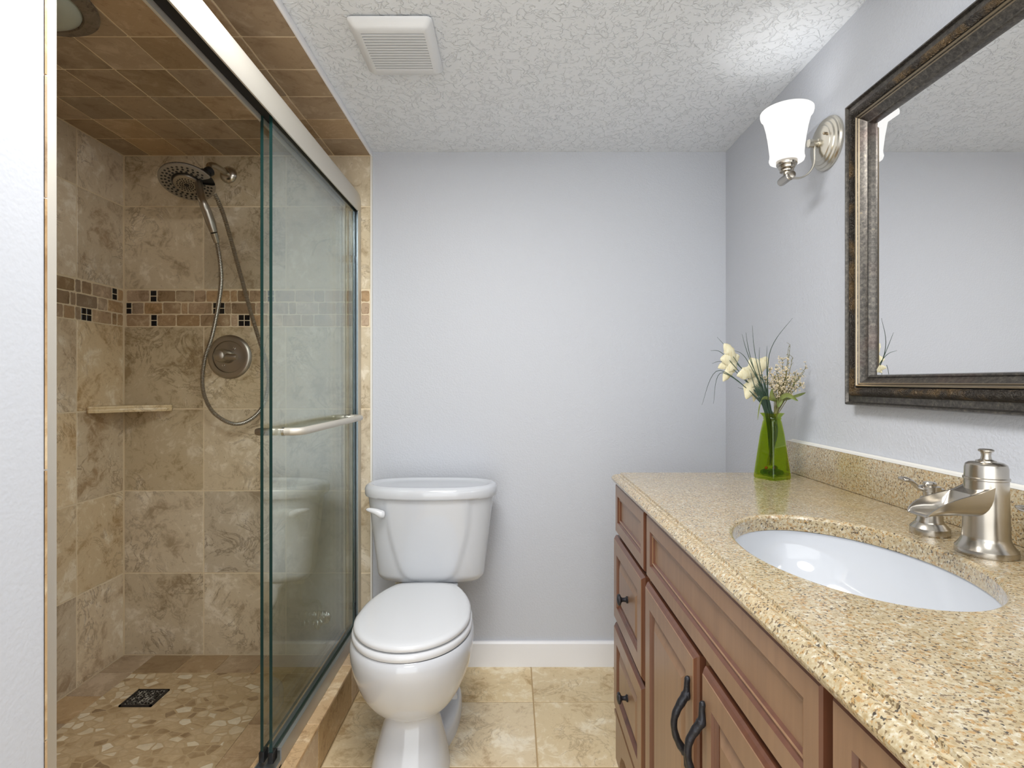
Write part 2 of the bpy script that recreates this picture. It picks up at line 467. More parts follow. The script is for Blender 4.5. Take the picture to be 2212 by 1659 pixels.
# ------------------------------------------------------------------ room shell
b = MB(); b.box(XT, XR + 0.1, D, D + 0.1, -0.05, ZC + 0.06); b.build('wall_back', M['wall'], smooth=0, props=STRUCT)
b = MB(); b.box(XR, XR + 0.1, YN, D, -0.05, ZC + 0.06); b.build('wall_right', M['wall'], smooth=0, props=STRUCT)
b = MB(); b.box(XT - 0.12, XT, YJ - 0.2, YJ, -0.05, ZC + 0.06); b.box(XSL - 0.1, XT - 0.12, YJ - 0.2, YJ - 0.1, -0.05, ZC + 0.06); b.build('wall_left', M['wall_soft'], smooth=0, props=STRUCT)
XL = XSL - 0.1
b = MB(); b.box(XL - 0.1, XL, YN, YJ - 0.1, -0.05, ZC + 0.06); b.build('wall_left_rear', M['wall_soft'], smooth=0, props=STRUCT)
b = MB(); b.box(XT, XR, YJ - 0.2, D, ZC, ZC + 0.06); b.box(XL, XR, YN, YJ - 0.2, ZC, ZC + 0.06); b.build('ceiling', M['ceil'], smooth=0, props=STRUCT)

def tiles(mb, rects, O, U, V, N, t, inset=0.0012, jit=0.0, mi=0, bev=0.0015):
    """tile plates in the plane O + u U + v V, raised t along N"""
    O, U, V, N = Vector(O), Vector(U), Vector(V), Vector(N)
    for r in rects:
        u0, v0, u1, v1 = r[:4]; m = r[4] if len(r) > 4 else mi
        c = r[5] if len(r) > 5 else rnd()
        u0 += inset; v0 += inset; u1 -= inset; v1 -= inset
        j = lambda: random.uniform(-jit, jit)
        if jit > 0:
            n = 4; ring = []
            ch = jit * 1.6
            for (a, b_), (c_, d_) in (((u0, v0), (u1, v0)), ((u1, v0), (u1, v1)), ((u1, v1), (u0, v1)), ((u0, v1), (u0, v0))):
                L = math.hypot(c_ - a, d_ - b_)
                for k in range(n):
                    f = lerp(min(0.45, ch / L), 1 - min(0.45, ch / L), k / (n - 1))
                    ring.append((lerp(a, c_, f) + j() * 0.5, lerp(b_, d_, f) + j() * 0.5))
        else:
            ring = [(u0, v0), (u1, v0), (u1, v1), (u0, v1)]
        cu, cv = (u0 + u1) / 2, (v0 + v1) / 2
        def P(q, s, h):
            du, dv = q[0] - cu, q[1] - cv
            hu, hv = max((u1 - u0) / 2, 1e-4), max((v1 - v0) / 2, 1e-4)
            return O + U * (cu + du * (1 - s / hu)) + V * (cv + dv * (1 - s / hv)) + N * h
        k = len(ring); base = len(mb.v)
        mb.v += [P(q, 0, 0) for q in ring] + [P(q, 0, t - bev) for q in ring] + [P(q, bev, t) for q in ring]
        for L in (0, 1):
            for i in range(k):
                mb.face((base + L * k + i, base + L * k + (i + 1) % k, base + (L + 1) * k + (i + 1) % k, base + (L + 1) * k + i), m, c)
        mb.face([base + 2 * k + i for i in range(k)], m, c)

def grid(us, vs, **k):
    return [(us[i], vs[j], us[i + 1], vs[j + 1]) for i in range(len(us) - 1) for j in range(len(vs) - 1)]

# bathroom floor
b = MB()
xs = [XT + 0.001] + [x for x in (0.0765 - 0.33, 0.0765, 0.0765 + 0.33, 0.0765 + 0.66)] + [XR]
ys = [D, 1.9297, 1.602, 1.274, 0.946, 0.618, 0.29, -0.038, -0.366, -0.694, YN]; ys = ys[::-1]
tiles(b, grid(xs, ys), (0, 0, -0.008), (1, 0, 0), (0, 1, 0), (0, 0, 1), 0.008, inset=0.0018)
xs2 = [XL] + [0.0765 - 0.33 * k for k in (5, 4, 3, 2)] + [XT + 0.001]
tiles(b, grid(xs2, [y for y in ys if y < YJ - 0.25]), (0, 0, -0.008), (1, 0, 0), (0, 1, 0), (0, 0, 1), 0.008, inset=0.0018)
b.box(XL, XR, YN, YJ - 0.2, -0.06, -0.0012, m=1)
b.box(XT, XR, YJ - 0.2, D, -0.06, -0.0012, m=1)
b.build('floor', [M['tile_floor'], M['grout_floor']], smooth=0, props=STRUCT, attr=True)

# shower shell: back wall, left wall, front wall, ceiling, floor, curb
H = [ZSF, 0.3748, 0.705, 1.0336, 1.364]
def pz(y): return CAMZ - (y - HZ) / 535.8          # height on the back tile plane
def cx(c): return (80 + c / 2.949 - 1106) * YSB / FPX
def cz(c): return CAMZ - (570 + c / 2.949 - HZ) * YSB / FPX
b = MB()
usb = [XSL + 0.001, -1.2375, -0.9075, XT]
R = grid(usb, H) + grid(usb, [1.5133, 1.8455, ZSC])
tiles(b, R, (0, YSB + 0.008, 0), (1, 0, 0), (0, 0, 1), (0, -1, 0), 0.008, inset=0.002)
rows = [(170, 240, [(571, 714), (722, 760, 'p'), (768, 880), (885, 998), (1003, 1074), (1079, 1227), (1233, 1273), (1278, 1349), (1355, 1462), (1468, 1510, 'p'), (1516, 1640), (1646, 1760), (1766, 1830), (1836, 1950), (1956, 2060), (2066, 2116)]),
        (248, 318, [(568, 600, 'p'), (606, 678), (684, 797), (802, 915), (920, 959), (965, 1113), (1121, 1193, 'q'), (1197, 1235), (1240, 1391), (1396, 1475), (1481, 1600), (1606, 1650), (1656, 1790), (1796, 1900), (1906, 2060), (2066, 2116)]),
        (325, 396, [(570, 716), (726, 762, 'p'), (768, 883), (888, 1036), (1041, 1230), (1236, 1276), (1283, 1355, 'q'), (1360, 1470), (1476, 1560), (1566, 1680), (1686, 1760), (1766, 1900), (1906, 2060), (2066, 2116)])]
R = []
def subdiv(u0, v0, u1, v1, kind):
    g = 0.0012
    um = (u0 + u1) / 2; vm = (v0 + v1) / 2
    if kind == 'p': return [(u0, v0, u1, vm - g, 2), (u0, vm + g, u1, v1, 2)]
    return [(u0, v0, um - g, vm - g, 2), (um + g, v0, u1, vm - g, 2), (u0, vm + g, um - g, v1, 2), (um + g, vm + g, u1, v1, 2)]
for y0, y1, segs in rows:
    for sg in segs:
        r = (cx(sg[0]), cz(y1), cx(sg[1]), cz(y0))
        R += subdiv(*r, sg[2]) if len(sg) > 2 else [(*r, 1)]
tiles(b, [r for r in R if r[4] == 1], (0, YSB + 0.008, 0), (1, 0, 0), (0, 0, 1), (0, -1, 0), 0.0085, inset=0.0002, jit=0.0022)
tiles(b, [r for r in R if r[4] == 2], (0, YSB + 0.008, 0), (1, 0, 0), (0, 0, 1), (0, -1, 0), 0.0085, inset=0.0004)
b.box(XSL - 0.1, XT - 0.0005, YSB + 0.0012, D + 0.1, -0.05, ZC + 0.06, m=3)
b.build('wall_shower_back', [M['tile_back'], M['tile_mosaic'], M['black_tile'], M['grout']], smooth=0, props=STRUCT, attr=True)

b = MB()
def ly(c): return -XSL * FPX / (1106 - (80 + c / 2.949))
lys = [YJ + 0.01, 0.9465, 1.2765, 1.6065, 1.9365, YSB - 0.001]
R = grid(lys, H) + grid(lys, [1.5133, 1.8455, ZSC])
tiles(b, R, (XSL - 0.008, 0, 0), (0, 1, 0), (0, 0, 1), (1, 0, 0), 0.008, inset=0.002)
lrows = [[(138, 238), (246, 280), (287, 348), (355, 476), (482, 510, 'p'), (516, 548)],
         [(138, 208), (215, 248), (253, 384), (389, 448), (453, 548)],
         [(138, 166), (172, 240), (246, 279), (284, 348, 'q'), (354, 474), (480, 508), (514, 548)]]
R = []
for (y0, y1, _), segs in zip(rows, lrows):
    u = ly(138)
    v0, v1 = cz(y1), cz(y0)
    for i, sg in enumerate(segs):
        uu = (ly(sg[0]), ly(sg[1]))
        if i == 0: uu = (uu[0] - 0.02, uu[1])
        r = (uu[0], v0, uu[1], v1)
        R += subdiv(*r, sg[2]) if len(sg) > 2 else [(*r, 1)]
    a = ly(138) - 0.026
    while a > YJ + 0.08:
        w = random.choice((0.04, 0.07, 0.075, 0.09)); R.append((a - w, v0, a, v1, 1)); a -= w + 0.004
tiles(b, [r for r in R if r[4] == 1], (XSL - 0.008, 0, 0), (0, 1, 0), (0, 0, 1), (1, 0, 0), 0.0085, inset=0.0002, jit=0.0022)
tiles(b, [r for r in R if r[4] == 2], (XSL - 0.008, 0, 0), (0, 1, 0), (0, 0, 1), (1, 0, 0), 0.0085, inset=0.0004)
b.box(XSL - 0.1, XSL - 0.0012, YJ - 0.1, D, -0.05, ZC + 0.06, m=3)
b.build('wall_shower_left', [M['tile_brown'], M['tile_mosaic'], M['black_tile'], M['grout']], smooth=0, props=STRUCT, attr=True)

b = MB()
tiles(b, grid([XSL, -1.2375, -0.9075, XT + 0.002], H + [1.5133, 1.8455, ZSC]), (0, YJ, 0), (1, 0, 0), (0, 0, 1), (0, 1, 0), 0.0052, inset=0.001)
b.box(XSL - 0.1, XT - 0.12, YJ - 0.1, YJ, -0.05, ZC + 0.06, m=1)
b.build('wall_shower_front', [M['tile_curb'], M['grout']], smooth=0, props=STRUCT, attr=True)

b = MB()
xs = [XT - 0.1475 * k for k in range(8)][::-1]; xs[0] = max(xs[0], XSL)
ys = [YSB - 0.149 * k for k in range(12)][::-1]; ys[0] = YJ
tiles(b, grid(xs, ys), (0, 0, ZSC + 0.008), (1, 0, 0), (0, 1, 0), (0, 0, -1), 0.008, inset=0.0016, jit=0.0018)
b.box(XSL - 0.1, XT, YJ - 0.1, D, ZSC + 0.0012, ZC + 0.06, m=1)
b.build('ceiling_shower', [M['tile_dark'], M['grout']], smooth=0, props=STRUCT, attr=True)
b = MB(); b.box(XT - 0.002, XT + 0.006, YJ, D, ZSC - 0.002, ZC, b=0.002)
b.build('trim_1', M['white_trim'], props=STRUCT)
b = MB(); b.box(XT - 0.001, XT + 0.006, D - 0.012, D, 0.14, ZSC - 0.002); b.build('trim_2', M['caulk'], smooth=0, props=STRUCT)

b = MB()
XF0, XF1, YF1 = -1.43, -0.845, 2.038
ys = [YF1 - 0.1515 * k for k in range(10)][::-1]
R = grid([XSL, -1.434, -1.279, -1.13, -0.98, -0.832, -0.684], [YF1, YSB])
R += grid([XSL, XF0], [YJ + 0.01] + ys) + grid([XF1, -0.684], [YJ + 0.01] + [y - 0.004 for y in ys])
tiles(b, R, (0, 0, ZSF - 0.008), (1, 0, 0), (0, 1, 0), (0, 0, 1), 0.008, inset=0.001, jit=0.0012)
b.box(XF0, XF1, YJ, YF1, -0.05, ZSF - 0.001, m=1)
b.box(XSL - 0.05, -0.683, YJ, YSB + 0.01, -0.05, ZSF - 0.003, m=2)
b.build('floor_shower', [M['tile_dark'], M['flag'], M['grout']], smooth=0, props=STRUCT, attr=True)

b = MB()
XCI, ZCB = -0.683, 0.139
ys = [YJ + 0.01, 0.924, 1.254, 1.584, 1.914, D - 0.002]
tiles(b, grid([XCI, XT + 0.003], ys), (0, 0, ZCB - 0.01), (1, 0, 0), (0, 1, 0), (0, 0, 1), 0.01, inset=0.0008)
tiles(b, grid(ys, [0.0, ZCB - 0.011]), (XT - 0.008, 0, 0), (0, 1, 0), (0, 0, 1), (1, 0, 0), 0.008, inset=0.0008)
tiles(b, grid(ys, [ZSF, ZCB - 0.011]), (XCI + 0.008, 0, 0), (0, 1, 0), (0, 0, 1), (-1, 0, 0), 0.008, inset=0.0008)
b.box(XCI + 0.002, XT - 0.002, YJ, D, -0.05, ZCB - 0.002, m=1)
b.build('trim_3', [M['tile_curb'], M['grout']], smooth=0, props=STRUCT, attr=True)

# baseboards
b = MB(); b.loft([[(x, D, 0), (x, D - 0.015, 0), (x, D - 0.015, 0.092), (x, D - 0.009, 0.1), (x, D, 0.1)] for x in (XT + 0.003, XR)])
b.build('baseboard_back', M['white_trim'], smooth=0, props=STRUCT)
b = MB(); b.loft([[(XR, y, 0), (XR - 0.015, y, 0), (XR - 0.015, y, 0.092), (XR - 0.009, y, 0.1), (XR, y, 0.1)] for y in (1.645, D - 0.0155)])
b.build('baseboard_right', M['white_trim'], smooth=0, props=STRUCT)

# ------------------------------------------------------------------ shower enclosure
fr = thing('shower_door_frame', 'brushed metal sliding shower door frame on the tiled curb', 'shower frame', (-0.63, 1.42, ZCB))
b = MB()
hz0, hz1, hx0, hx1 = 1.818, 1.909, -0.656, -0.606
prof = [(hx0, hz0), (hx0, hz1 - 0.01), (hx0 + 0.006, hz1), (hx1 - 0.022, hz1), (hx1 - 0.012, hz1 - 0.006), (hx1 - 0.004, hz1 - 0.02), (hx1, hz1 - 0.042), (hx1, hz0 + 0.004), (hx1 - 0.002, hz0),
        (hx1 - 0.006, hz0), (hx1 - 0.006, hz0 + 0.03), (hx0 + 0.006, hz0 + 0.03), (hx0 + 0.006, hz0)]
b.loft([[(x, y, z) for x, z in prof] for y in (YJ + 0.011, YSB - 0.001)])
b.build('header_rail', M['alu'], fr, smooth=30)
b = MB(); b.box(hx0 + 0.008, hx1 - 0.008, YJ + 0.012, YSB - 0.002, hz0 + 0.012, hz0 + 0.029)
b.build('header_channel', M['dark'], fr, smooth=0)
b = MB(); b.box(-0.655, -0.607, YJ + 0.006, YJ + 0.0677, ZCB + 0.004, hz0, b=0.003)
b.build('wall_jamb', M['alu'], fr)
b = MB(); b.box(-0.655, -0.608, YSB - 0.034, YSB - 0.001, ZCB + 0.004, hz0, b=0.002)
n_ = len(b.f)
b.box(-0.6075, -0.6055, YSB - 0.036, YSB - 0.001, ZCB + 0.004, hz0)
b.m = [0] * n_ + [1] * (len(b.f) - n_)
b.build('wall_jamb', [M['jamb'], M['alu']], fr, smooth=0)
for z in (1.627, 0.258):
    b = MB(); b.box(-0.642, -0.618, YSB - 0.046, YSB - 0.033, z - 0.013, z + 0.013, b=0.003)
    b.build('bumper', M['black'], fr)
b = MB()
for x0, x1, z1 in ((-0.658, -0.602, 0.006), (-0.658, -0.655, 0.018), (-0.637, -0.634, 0.016), (-0.605, -0.602, 0.018)):
    b.box(x0, x1, YJ + 0.064, YSB - 0.036, ZCB, ZCB + z1)
b.build('bottom_track', M['alu_grey'], fr, smooth=0)
b = MB()
prof = [(-0.6015, ZCB + 0.001), (-0.6045, ZCB + 0.001), (-0.6045, ZCB + 0.041), (-0.612, ZCB + 0.041), (-0.612, ZCB + 0.048), (-0.6015, ZCB + 0.048)]
b.loft([[(x, y, z) for x, z in prof] for y in (1.41, YSB - 0.037)])
b.build('guide_rail', M['alu_grey'], fr, smooth=0)

def door(name, label, x, y0, y1):
    d = thing(name, label, 'shower door', (x, (y0 + y1) / 2, ZCB + 0.03), None)
    zz0, zz1 = 0.182, hz0 + 0.02
    b = MB()
    t = 0.004
    n = len(b.v)
    b.box(x - t, x + t, y0, y1, zz0, zz1)
    # wide faces are clear, the ground edges read green
    b.m = [0 if abs((b.v[f[0]] - b.v[f[1]]).cross(b.v[f[1]] - b.v[f[2]]).normalized().x) > 0.9 else 1 for f in b.f]
    b.build('glass_panel', [M['glass'], M['glass_edge']], d, smooth=0)
    return d
XO, XI = -0.622, -0.6475
do = door('sliding_shower_door', 'outer sliding glass shower door carrying the towel bar', XO, 1.395, YSB - 0.05)
di = door('sliding_shower_door', 'inner sliding glass shower door behind the towel bar door', XI, 1.4, YSB - 0.06)
for d, x, y in ((do, XO, 1.395), (di, XI, 1.4)):
    b = MB(); b.box(x - 0.0075, x + 0.0075, y - 0.004, y + 0.022, 0.156, 0.184, b=0.003)
    b.build('guide_shoe', M['black'], d)
XB, ZB = -0.568, 1.0075
ya, yb = 1.455, 2.05
b = MB(); r = 0.0105
path = [(XO + 0.004, ya, ZB), (XO + 0.028, ya, ZB)] + [(XB - 0.03 + 0.03 * sin(a), ya + 0.03 - 0.03 * cos(a), ZB) for a in [radians(15 * k) for k in range(0, 7)]]
path += [(XB - 0.03 + 0.03 * cos(a), yb - 0.03 + 0.03 * sin(a), ZB) for a in [radians(15 * k) for k in range(0, 7)]] + [(XO + 0.028, yb, ZB), (XO + 0.004, yb, ZB)]
b.tube(path, r, 20)
tb = b.build('towel_bar', M['alu'], do)
for y in (ya, yb):
    b = MB(); b.lathe([(0.0118, 0.0), (0.0118, 0.007)], (XO + 0.0045, y, ZB), (1, 0, 0), 20)
    b.build('post_collar', M['nickel'], tb)
b = MB(); b.lathe([(0.0095, 0), (0.0105, 0.004), (0.0105, 0.028), (0.008, 0.036), (0.001, 0.038)], (XI - 0.0045, 1.452, ZB), (-1, 0, 0), 24)
b.build('pull_knob', M['nickel_dark'], di)

# corner shelf
b = MB()
pts = [(XSL, YSB), (XSL + 0.006, YSB)]
ax = XSL + 0.002; ay = YSB - 0.002
out = [(ax, ay), (ax, ay - 0.188), (ax + 0.012, ay - 0.196), (ax + 0.03, ay - 0.186), (ax + 0.075, ay - 0.128), (ax + 0.13, ay - 0.074), (ax + 0.19, ay - 0.03), (ax + 0.2, ay - 0.014), (ax + 0.195, ay)]
zs = 1.051
b.loft([[(x, y, z) for x, y in out] for z in (zs - 0.024,)] + [[(lerp(ax, x, k), lerp(ay, y, k), z) for x, y in out] for z, k in ((zs - 0.016, 1.012), (zs - 0.01, 1.0), (zs - 0.006, 1.012), (zs, 0.99))])
b.c = [rnd()] * len(b.f)
o = b.build('corner_shelf', M['tile_floor'], attr=True, smooth=0)
tag(o, 'beige stone shelf fitted in the tiled shower corner', 'shelf')

# shower drain
dr = thing('shower_drain', 'square dark metal drain grate in the shower floor', 'drain', (-1.272, 1.873, ZSF))
b = MB(); x0, x1, y0, y1 = -1.327, -1.217, 1.823, 1.923
for a in ((x0, x1, y0, y0 + 0.007), (x0, x1, y1 - 0.007, y1), (x0, x0 + 0.007, y0, y1), (x1 - 0.007, x1, y0, y1)): b.box(*a, ZSF - 0.001, ZSF + 0.004)
b.build('rim', M['iron'], dr, smooth=0)
b = MB()
for k in range(1, 10):
    x = lerp(x0, x1, k / 10); b.box(x - 0.002, x + 0.002, y0 + 0.007, y1 - 0.007, ZSF, ZSF + 0.003)
    y = lerp(y0, y1, k / 10); b.box(x0 + 0.007, x1 - 0.007, y - 0.002, y + 0.002, ZSF - 0.0005, ZSF + 0.0025)
b.build('grate', M['drain'], dr, smooth=0)
b = MB(); b.box(x0 + 0.006, x1 - 0.006, y0 + 0.006, y1 - 0.006, ZSF - 0.0009, ZSF - 0.0004)
b.build('drain_well', M['black'], dr, smooth=0)

# shower head with arm
sh = thing('rain_shower', 'round nickel rain shower head on a bent arm', 'shower head', (-1.137, YSB, 1.972))
b = MB(); b.lathe([(0.034, 0.0), (0.033, 0.004), (0.024, 0.012), (0.014, 0.016)], (-1.137, YSB, 1.972), (0, -1, 0), 32); b.build('flange', M['nickel'], sh)
C = Vector((-1.172, 1.95, 1.860)); N = Vector((0.105, -0.393, -0.914)).normalized()
joint = Vector((-1.138, 2.005, 1.914)); JA = (C - joint).normalized()
arm = spline([(-1.137, YSB - 0.01, 1.973), (-1.137, YSB - 0.06, 1.972), (-1.137, YSB - 0.105, 1.968), (-1.1372, YSB - 0.138, 1.954), tuple(joint - JA * 0.022)], 10)
b = MB(); b.tube(arm, 0.011, 18); b.build('arm', M['nickel'], sh)
b = MB(); b.lathe([(0.014, -0.03), (0.018, -0.026), (0.018, -0.012), (0.014, -0.008), (0.020, 0.0), (0.023, 0.012), (0.032, 0.032), (0.04, 0.05)], joint, JA, 24); b.build('ball_joint', M['black'], sh)
a0 = N.orthogonal().normalized(); a1 = N.cross(a0)
# azimuth of the hand shower's handle: down and to the camera's right
hd = at(436, 428, 1.925) - C; hd = (hd - N * hd.dot(N)).normalized(); hs = N.cross(hd)
RH = 0.090
b = MB(); b.lathe([(0.028, -0.03), (0.05, -0.024), (0.078, -0.017), (RH, -0.008), (RH + 0.001, -0.003)], C, N, 56); b.build('back_shell', M['black'], sh)
b = MB()
ri = 0.047
n = 56
# ring-shaped face with a slot where the hand shower's handle leaves
ang = [lerp(-pi + 0.2, pi - 0.2, i / n) + pi for i in range(n + 1)]
def pol(r, a, h): return C + N * h + (hd * cos(a) + hs * sin(a)) * r
b.loft([[pol(RH + 0.001, a, -0.004), pol(RH, a, 0.002), pol(RH - 0.006, a, 0.004), pol(ri + 0.004, a, 0.002), pol(ri, a, -0.006)] for a in ang], closed=False)
b.build('spray_face', M['spray'], sh)
b = MB()
for r, cnt, o in ((0.056, 22, 0), (0.067, 26, 0.1), (0.078, 30, 0.05)):
    for k in range(cnt):
        a = 2 * pi * k / cnt + o
        d = abs((a + pi) % (2 * pi) - pi)
        if d < 0.27: continue
        b.lathe([(0.0042, 0.0), (0.0042, 0.0038), (0.002, 0.0048)], pol(r, a, 0.0), N, 8)
b.build('nozzles', M['nozzle'], sh)

hand = thing('hand_shower', 'nickel hand shower docked in the rain head with looping metal hose', 'hand shower', tuple(C))
b = MB(); b.lathe([(0.03, -0.012), (0.043, -0.006), (0.045, 0.002), (0.043, 0.008), (0.036, 0.0105), (0.001, 0.0115)], C, N, 40); hf = b.build('spray_disc', M['nickel_dark'], hand)
b = MB()
for r, cnt in ((0.0, 1), (0.014, 12), (0.021, 16), (0.030, 20)):
    for k in range(cnt):
        a = 2 * pi * k / max(cnt, 1)
        b.lathe([(0.009 if r == 0 else 0.0024, 0.006), (0.009 if r == 0 else 0.0024, 0.0122), (0.001, 0.0126)], pol(r, a, 0.0), N, 10)
b.build('nozzles', M['nozzle'], hf)
YH = 1.93
hp = [C + hd * 0.040 + N * 0.002, at(437, 432, 1.885), at(446, 455, 1.89), at(455, 480, 1.90), at(462, 502, 1.91)]
hp = spline(hp, 8)
rr = [interp([(0, 0.013), (0.2, 0.0125), (0.45, 0.0155), (0.75, 0.0165), (1, 0.012)], i / (len(hp) - 1)) for i in range(len(hp))]
b = MB(); b.tube(hp, rr, 20); b.build('handle', M['nickel_dark'], hand)
b = MB(); b.tube([at(462, 503, 1.911), at(465, 512, 1.918), at(468.5, 524, 1.926)], [0.0122, 0.0118, 0.0095], 18); b.build('hose_nut', M['nickel_dark'], hand)
b = MB(); b.tube([at(430, 428, 1.875), at(434, 436, 1.872), at(438, 444, 1.875)], [0.004, 0.0045, 0.003], 10); b.build('spray_lever', M['chrome'], hand)
hose_px = [(468, 522, 1.926), (475, 563, 1.96), (477.6, 609, 2.0), (471, 662, 2.04), (458, 726, 2.075), (443, 772, 2.085), (437, 821, 2.095), (443, 859, 2.105), (463.6, 893.5, 2.115), (501.6, 915, 2.12), (536, 909, 2.12),
           (566, 880, 2.12), (580, 829, 2.115), (576, 787, 2.11), (560, 735, 2.10), (541, 672, 2.08), (517, 584, 2.05), (490, 487, 2.01), (475, 443, 1.985), (463, 418, 1.972)]
hose = spline([at(*p) for p in hose_px], 16)
def resample(pts, step):
    out = [pts[0]]; acc = 0.0
    for p, q in zip(pts, pts[1:]):
        L = (q - p).length; d = step - acc
        while d <= L and L > 0:
            out.append(p.lerp(q, d / L)); d += step
        acc = L - (d - step)
    return out
hose = resample(hose, 0.0031)
hr = [0.0084 if i % 2 else 0.0062 for i in range(len(hose))]
b = MB(); b.tube(hose, hr, 12); b.build('hose', M['nickel_dark'], hand, smooth=60)

# shower valve
V0 = Vector(((497 - 1106) * YSB / FPX, YSB, CAMZ - (771 - HZ) * YSB / FPX))
sv = thing('shower_valve', 'round nickel shower mixer with a lever handle on brown tile', 'shower valve', tuple(V0))
b = MB(); b.lathe([(0.088, 0.0), (0.088, 0.004), (0.083, 0.010), (0.076, 0.013), (0.064, 0.013), (0.062, 0.0085), (0.03, 0.010), (0.024, 0.013)], V0, (0, -1, 0), 56); b.build('escutcheon', M['nickel_dark'], sv)
b = MB(); b.lathe([(0.026, 0.01), (0.026, 0.03), (0.024, 0.034)], V0, (0, -1, 0), 32); hb = b.build('handle_hub', M['nickel_dark'], sv)
b = MB()
b.lathe([(0.026, 0.034), (0.027, 0.05), (0.026, 0.075), (0.020, 0.088), (0.010, 0.093), (0.001, 0.094)], V0 + Vector((0, 0, 0.002)), (0, -1, 0), 32)
b.tube([V0 + Vector((0.0, -0.07, 0.0)), V0 + Vector((0.02, -0.071, -0.002)), V0 + Vector((0.055, -0.071, -0.004)), V0 + Vector((0.063, -0.071, -0.0045))], [0.015, 0.0125, 0.0125, 0.010], 16)
b.build('lever', M['nickel_dark'], hb)
for dx, dz in ((0.022, 0.034), (-0.022, -0.034)):
    b = MB(); b.lathe([(0.005, 0.008), (0.0045, 0.0125), (0.001, 0.0135)], V0 + Vector((dx, 0, dz)), (0, -1, 0), 14); b.build('screw', M['chrome'], sv)

# recessed shower light
rl = thing('recessed_light', 'round frosted recessed light with a rusted trim in the tiled shower ceiling', 'ceiling light', (-1.15, 1.27, ZSC))
b = MB(); b.lathe([(0.145, 0.0), (0.146, -0.006), (0.138, -0.011), (0.115, -0.014), (0.110, -0.008)], (-1.15, 1.27, ZSC), (0, 0, 1), 56, caps=(False, False)); b.build('trim_ring', M['rust_trim'], rl)
b = MB(); b.lathe([(0.112, -0.006), (0.109, -0.014), (0.094, -0.025), (0.055, -0.034), (0.001, -0.037)], (-1.15, 1.27, ZSC), (0, 0, 1), 48); b.build('lens', M['lens'], rl)

# exhaust fan grille
fx0, fx1, fy0, fy1 = -0.421, -0.203, 1.362, 1.607
ef = thing('exhaust_fan', 'white square louvred exhaust fan cover on the textured ceiling', 'ceiling vent', ((fx0 + fx1) / 2, (fy0 + fy1) / 2, ZC))
b = MB()
zb = ZC - 0.026
def rr2(d, z, r): return rrect((fx0 + fx1) / 2, (fy0 + fy1) / 2, (fx1 - fx0) / 2 - d, (fy1 - fy0) / 2 - d, z, r, 4)
sx0, sx1, sy0, sy1 = -0.392, -0.228, 1.400, 1.565
def inner(z, d=0): return rrect((sx0 + sx1) / 2, (sy0 + sy1) / 2, (sx1 - sx0) / 2 - d, (sy1 - sy0) / 2 - d, z, 0.001, 4)
b.loft([rr2(0.004, ZC - 0.003, 0.012), rr2(0.0, ZC - 0.006, 0.014), rr2(0.0015, ZC - 0.012, 0.014), rr2(0.012, zb + 0.004, 0.012), rr2(0.019, zb, 0.009), inner(zb), inner(zb + 0.006)], caps=(False, False))
ns = 14
for k in range(ns):
    y = lerp(sy0, sy1, (k + 0.5) / ns)
    b.loft([[(x, y - 0.0005, zb), (x, y + 0.0056, zb), (x, y + 0.0056, zb + 0.0015), (x, y - 0.0005, zb + 0.004)] for x in (sx0, sx1)])
b.build('cover', M['plastic'], ef, smooth=40)
b = MB(); b.box(sx0, sx1, sy0, sy1, ZC - 0.007, ZC - 0.001); b.build('fan_housing', M['dark'], ef, smooth=0)

# ------------------------------------------------------------------ toilet
TX = -0.300
to = thing('toilet', 'white two-piece toilet with closed oval lid by the shower curb', 'toilet', (TX, 1.8, 0))
def egg(hw, yf, yb, z, ym=None, n=72, pf=2.0, pb=2.6, x=TX):
    ym = ym if ym is not None else lerp(yf, yb, 0.45)
    pts = []
    for j in range(n):
        a = 2 * pi * j / n
        cxx, syy = cos(a), sin(a)
        p = pf if syy < 0 else pb
        X = abs(cxx) ** (2 / p) * (1 if cxx >= 0 else -1)
        Yq = abs(syy) ** (2 / p) * (1 if syy >= 0 else -1)
        pts.append((x + hw * X, ym + (Yq * (ym - yf) if Yq < 0 else Yq * (yb - ym)), z))
    return pts
b = MB()
secs = [(0.386, 0.168, 1.452, 1.935), (0.388, 0.174, 1.444, 1.94), (0.382, 0.1795, 1.437, 1.945), (0.365, 0.183, 1.432, 1.95), (0.335, 0.180, 1.435, 1.94), (0.305, 0.173, 1.443, 1.915), (0.28, 0.164, 1.452, 1.885),
        (0.255, 0.153, 1.464, 1.85), (0.23, 0.139, 1.479, 1.81), (0.208, 0.124, 1.496, 1.775), (0.19, 0.108, 1.514, 1.745), (0.175, 0.091, 1.535, 1.72), (0.166, 0.080, 1.552, 1.71),
        (0.158, 0.0775, 1.554, 1.72), (0.13, 0.084, 1.543, 1.73), (0.10, 0.092, 1.525, 1.74), (0.07, 0.101, 1.505, 1.75), (0.04, 0.108, 1.49, 1.76), (0.012, 0.113, 1.478, 1.765), (0.0, 0.115, 1.474, 1.765)]
b.loft([egg(hw, yf, yb, z, ym=lerp(yf, yb, 0.40 if z > 0.16 else 0.45), pb=2.2 if z > 0.34 else 2.0, pf=2.0 if z > 0.16 else 2.4) for z, hw, yf, yb in secs])
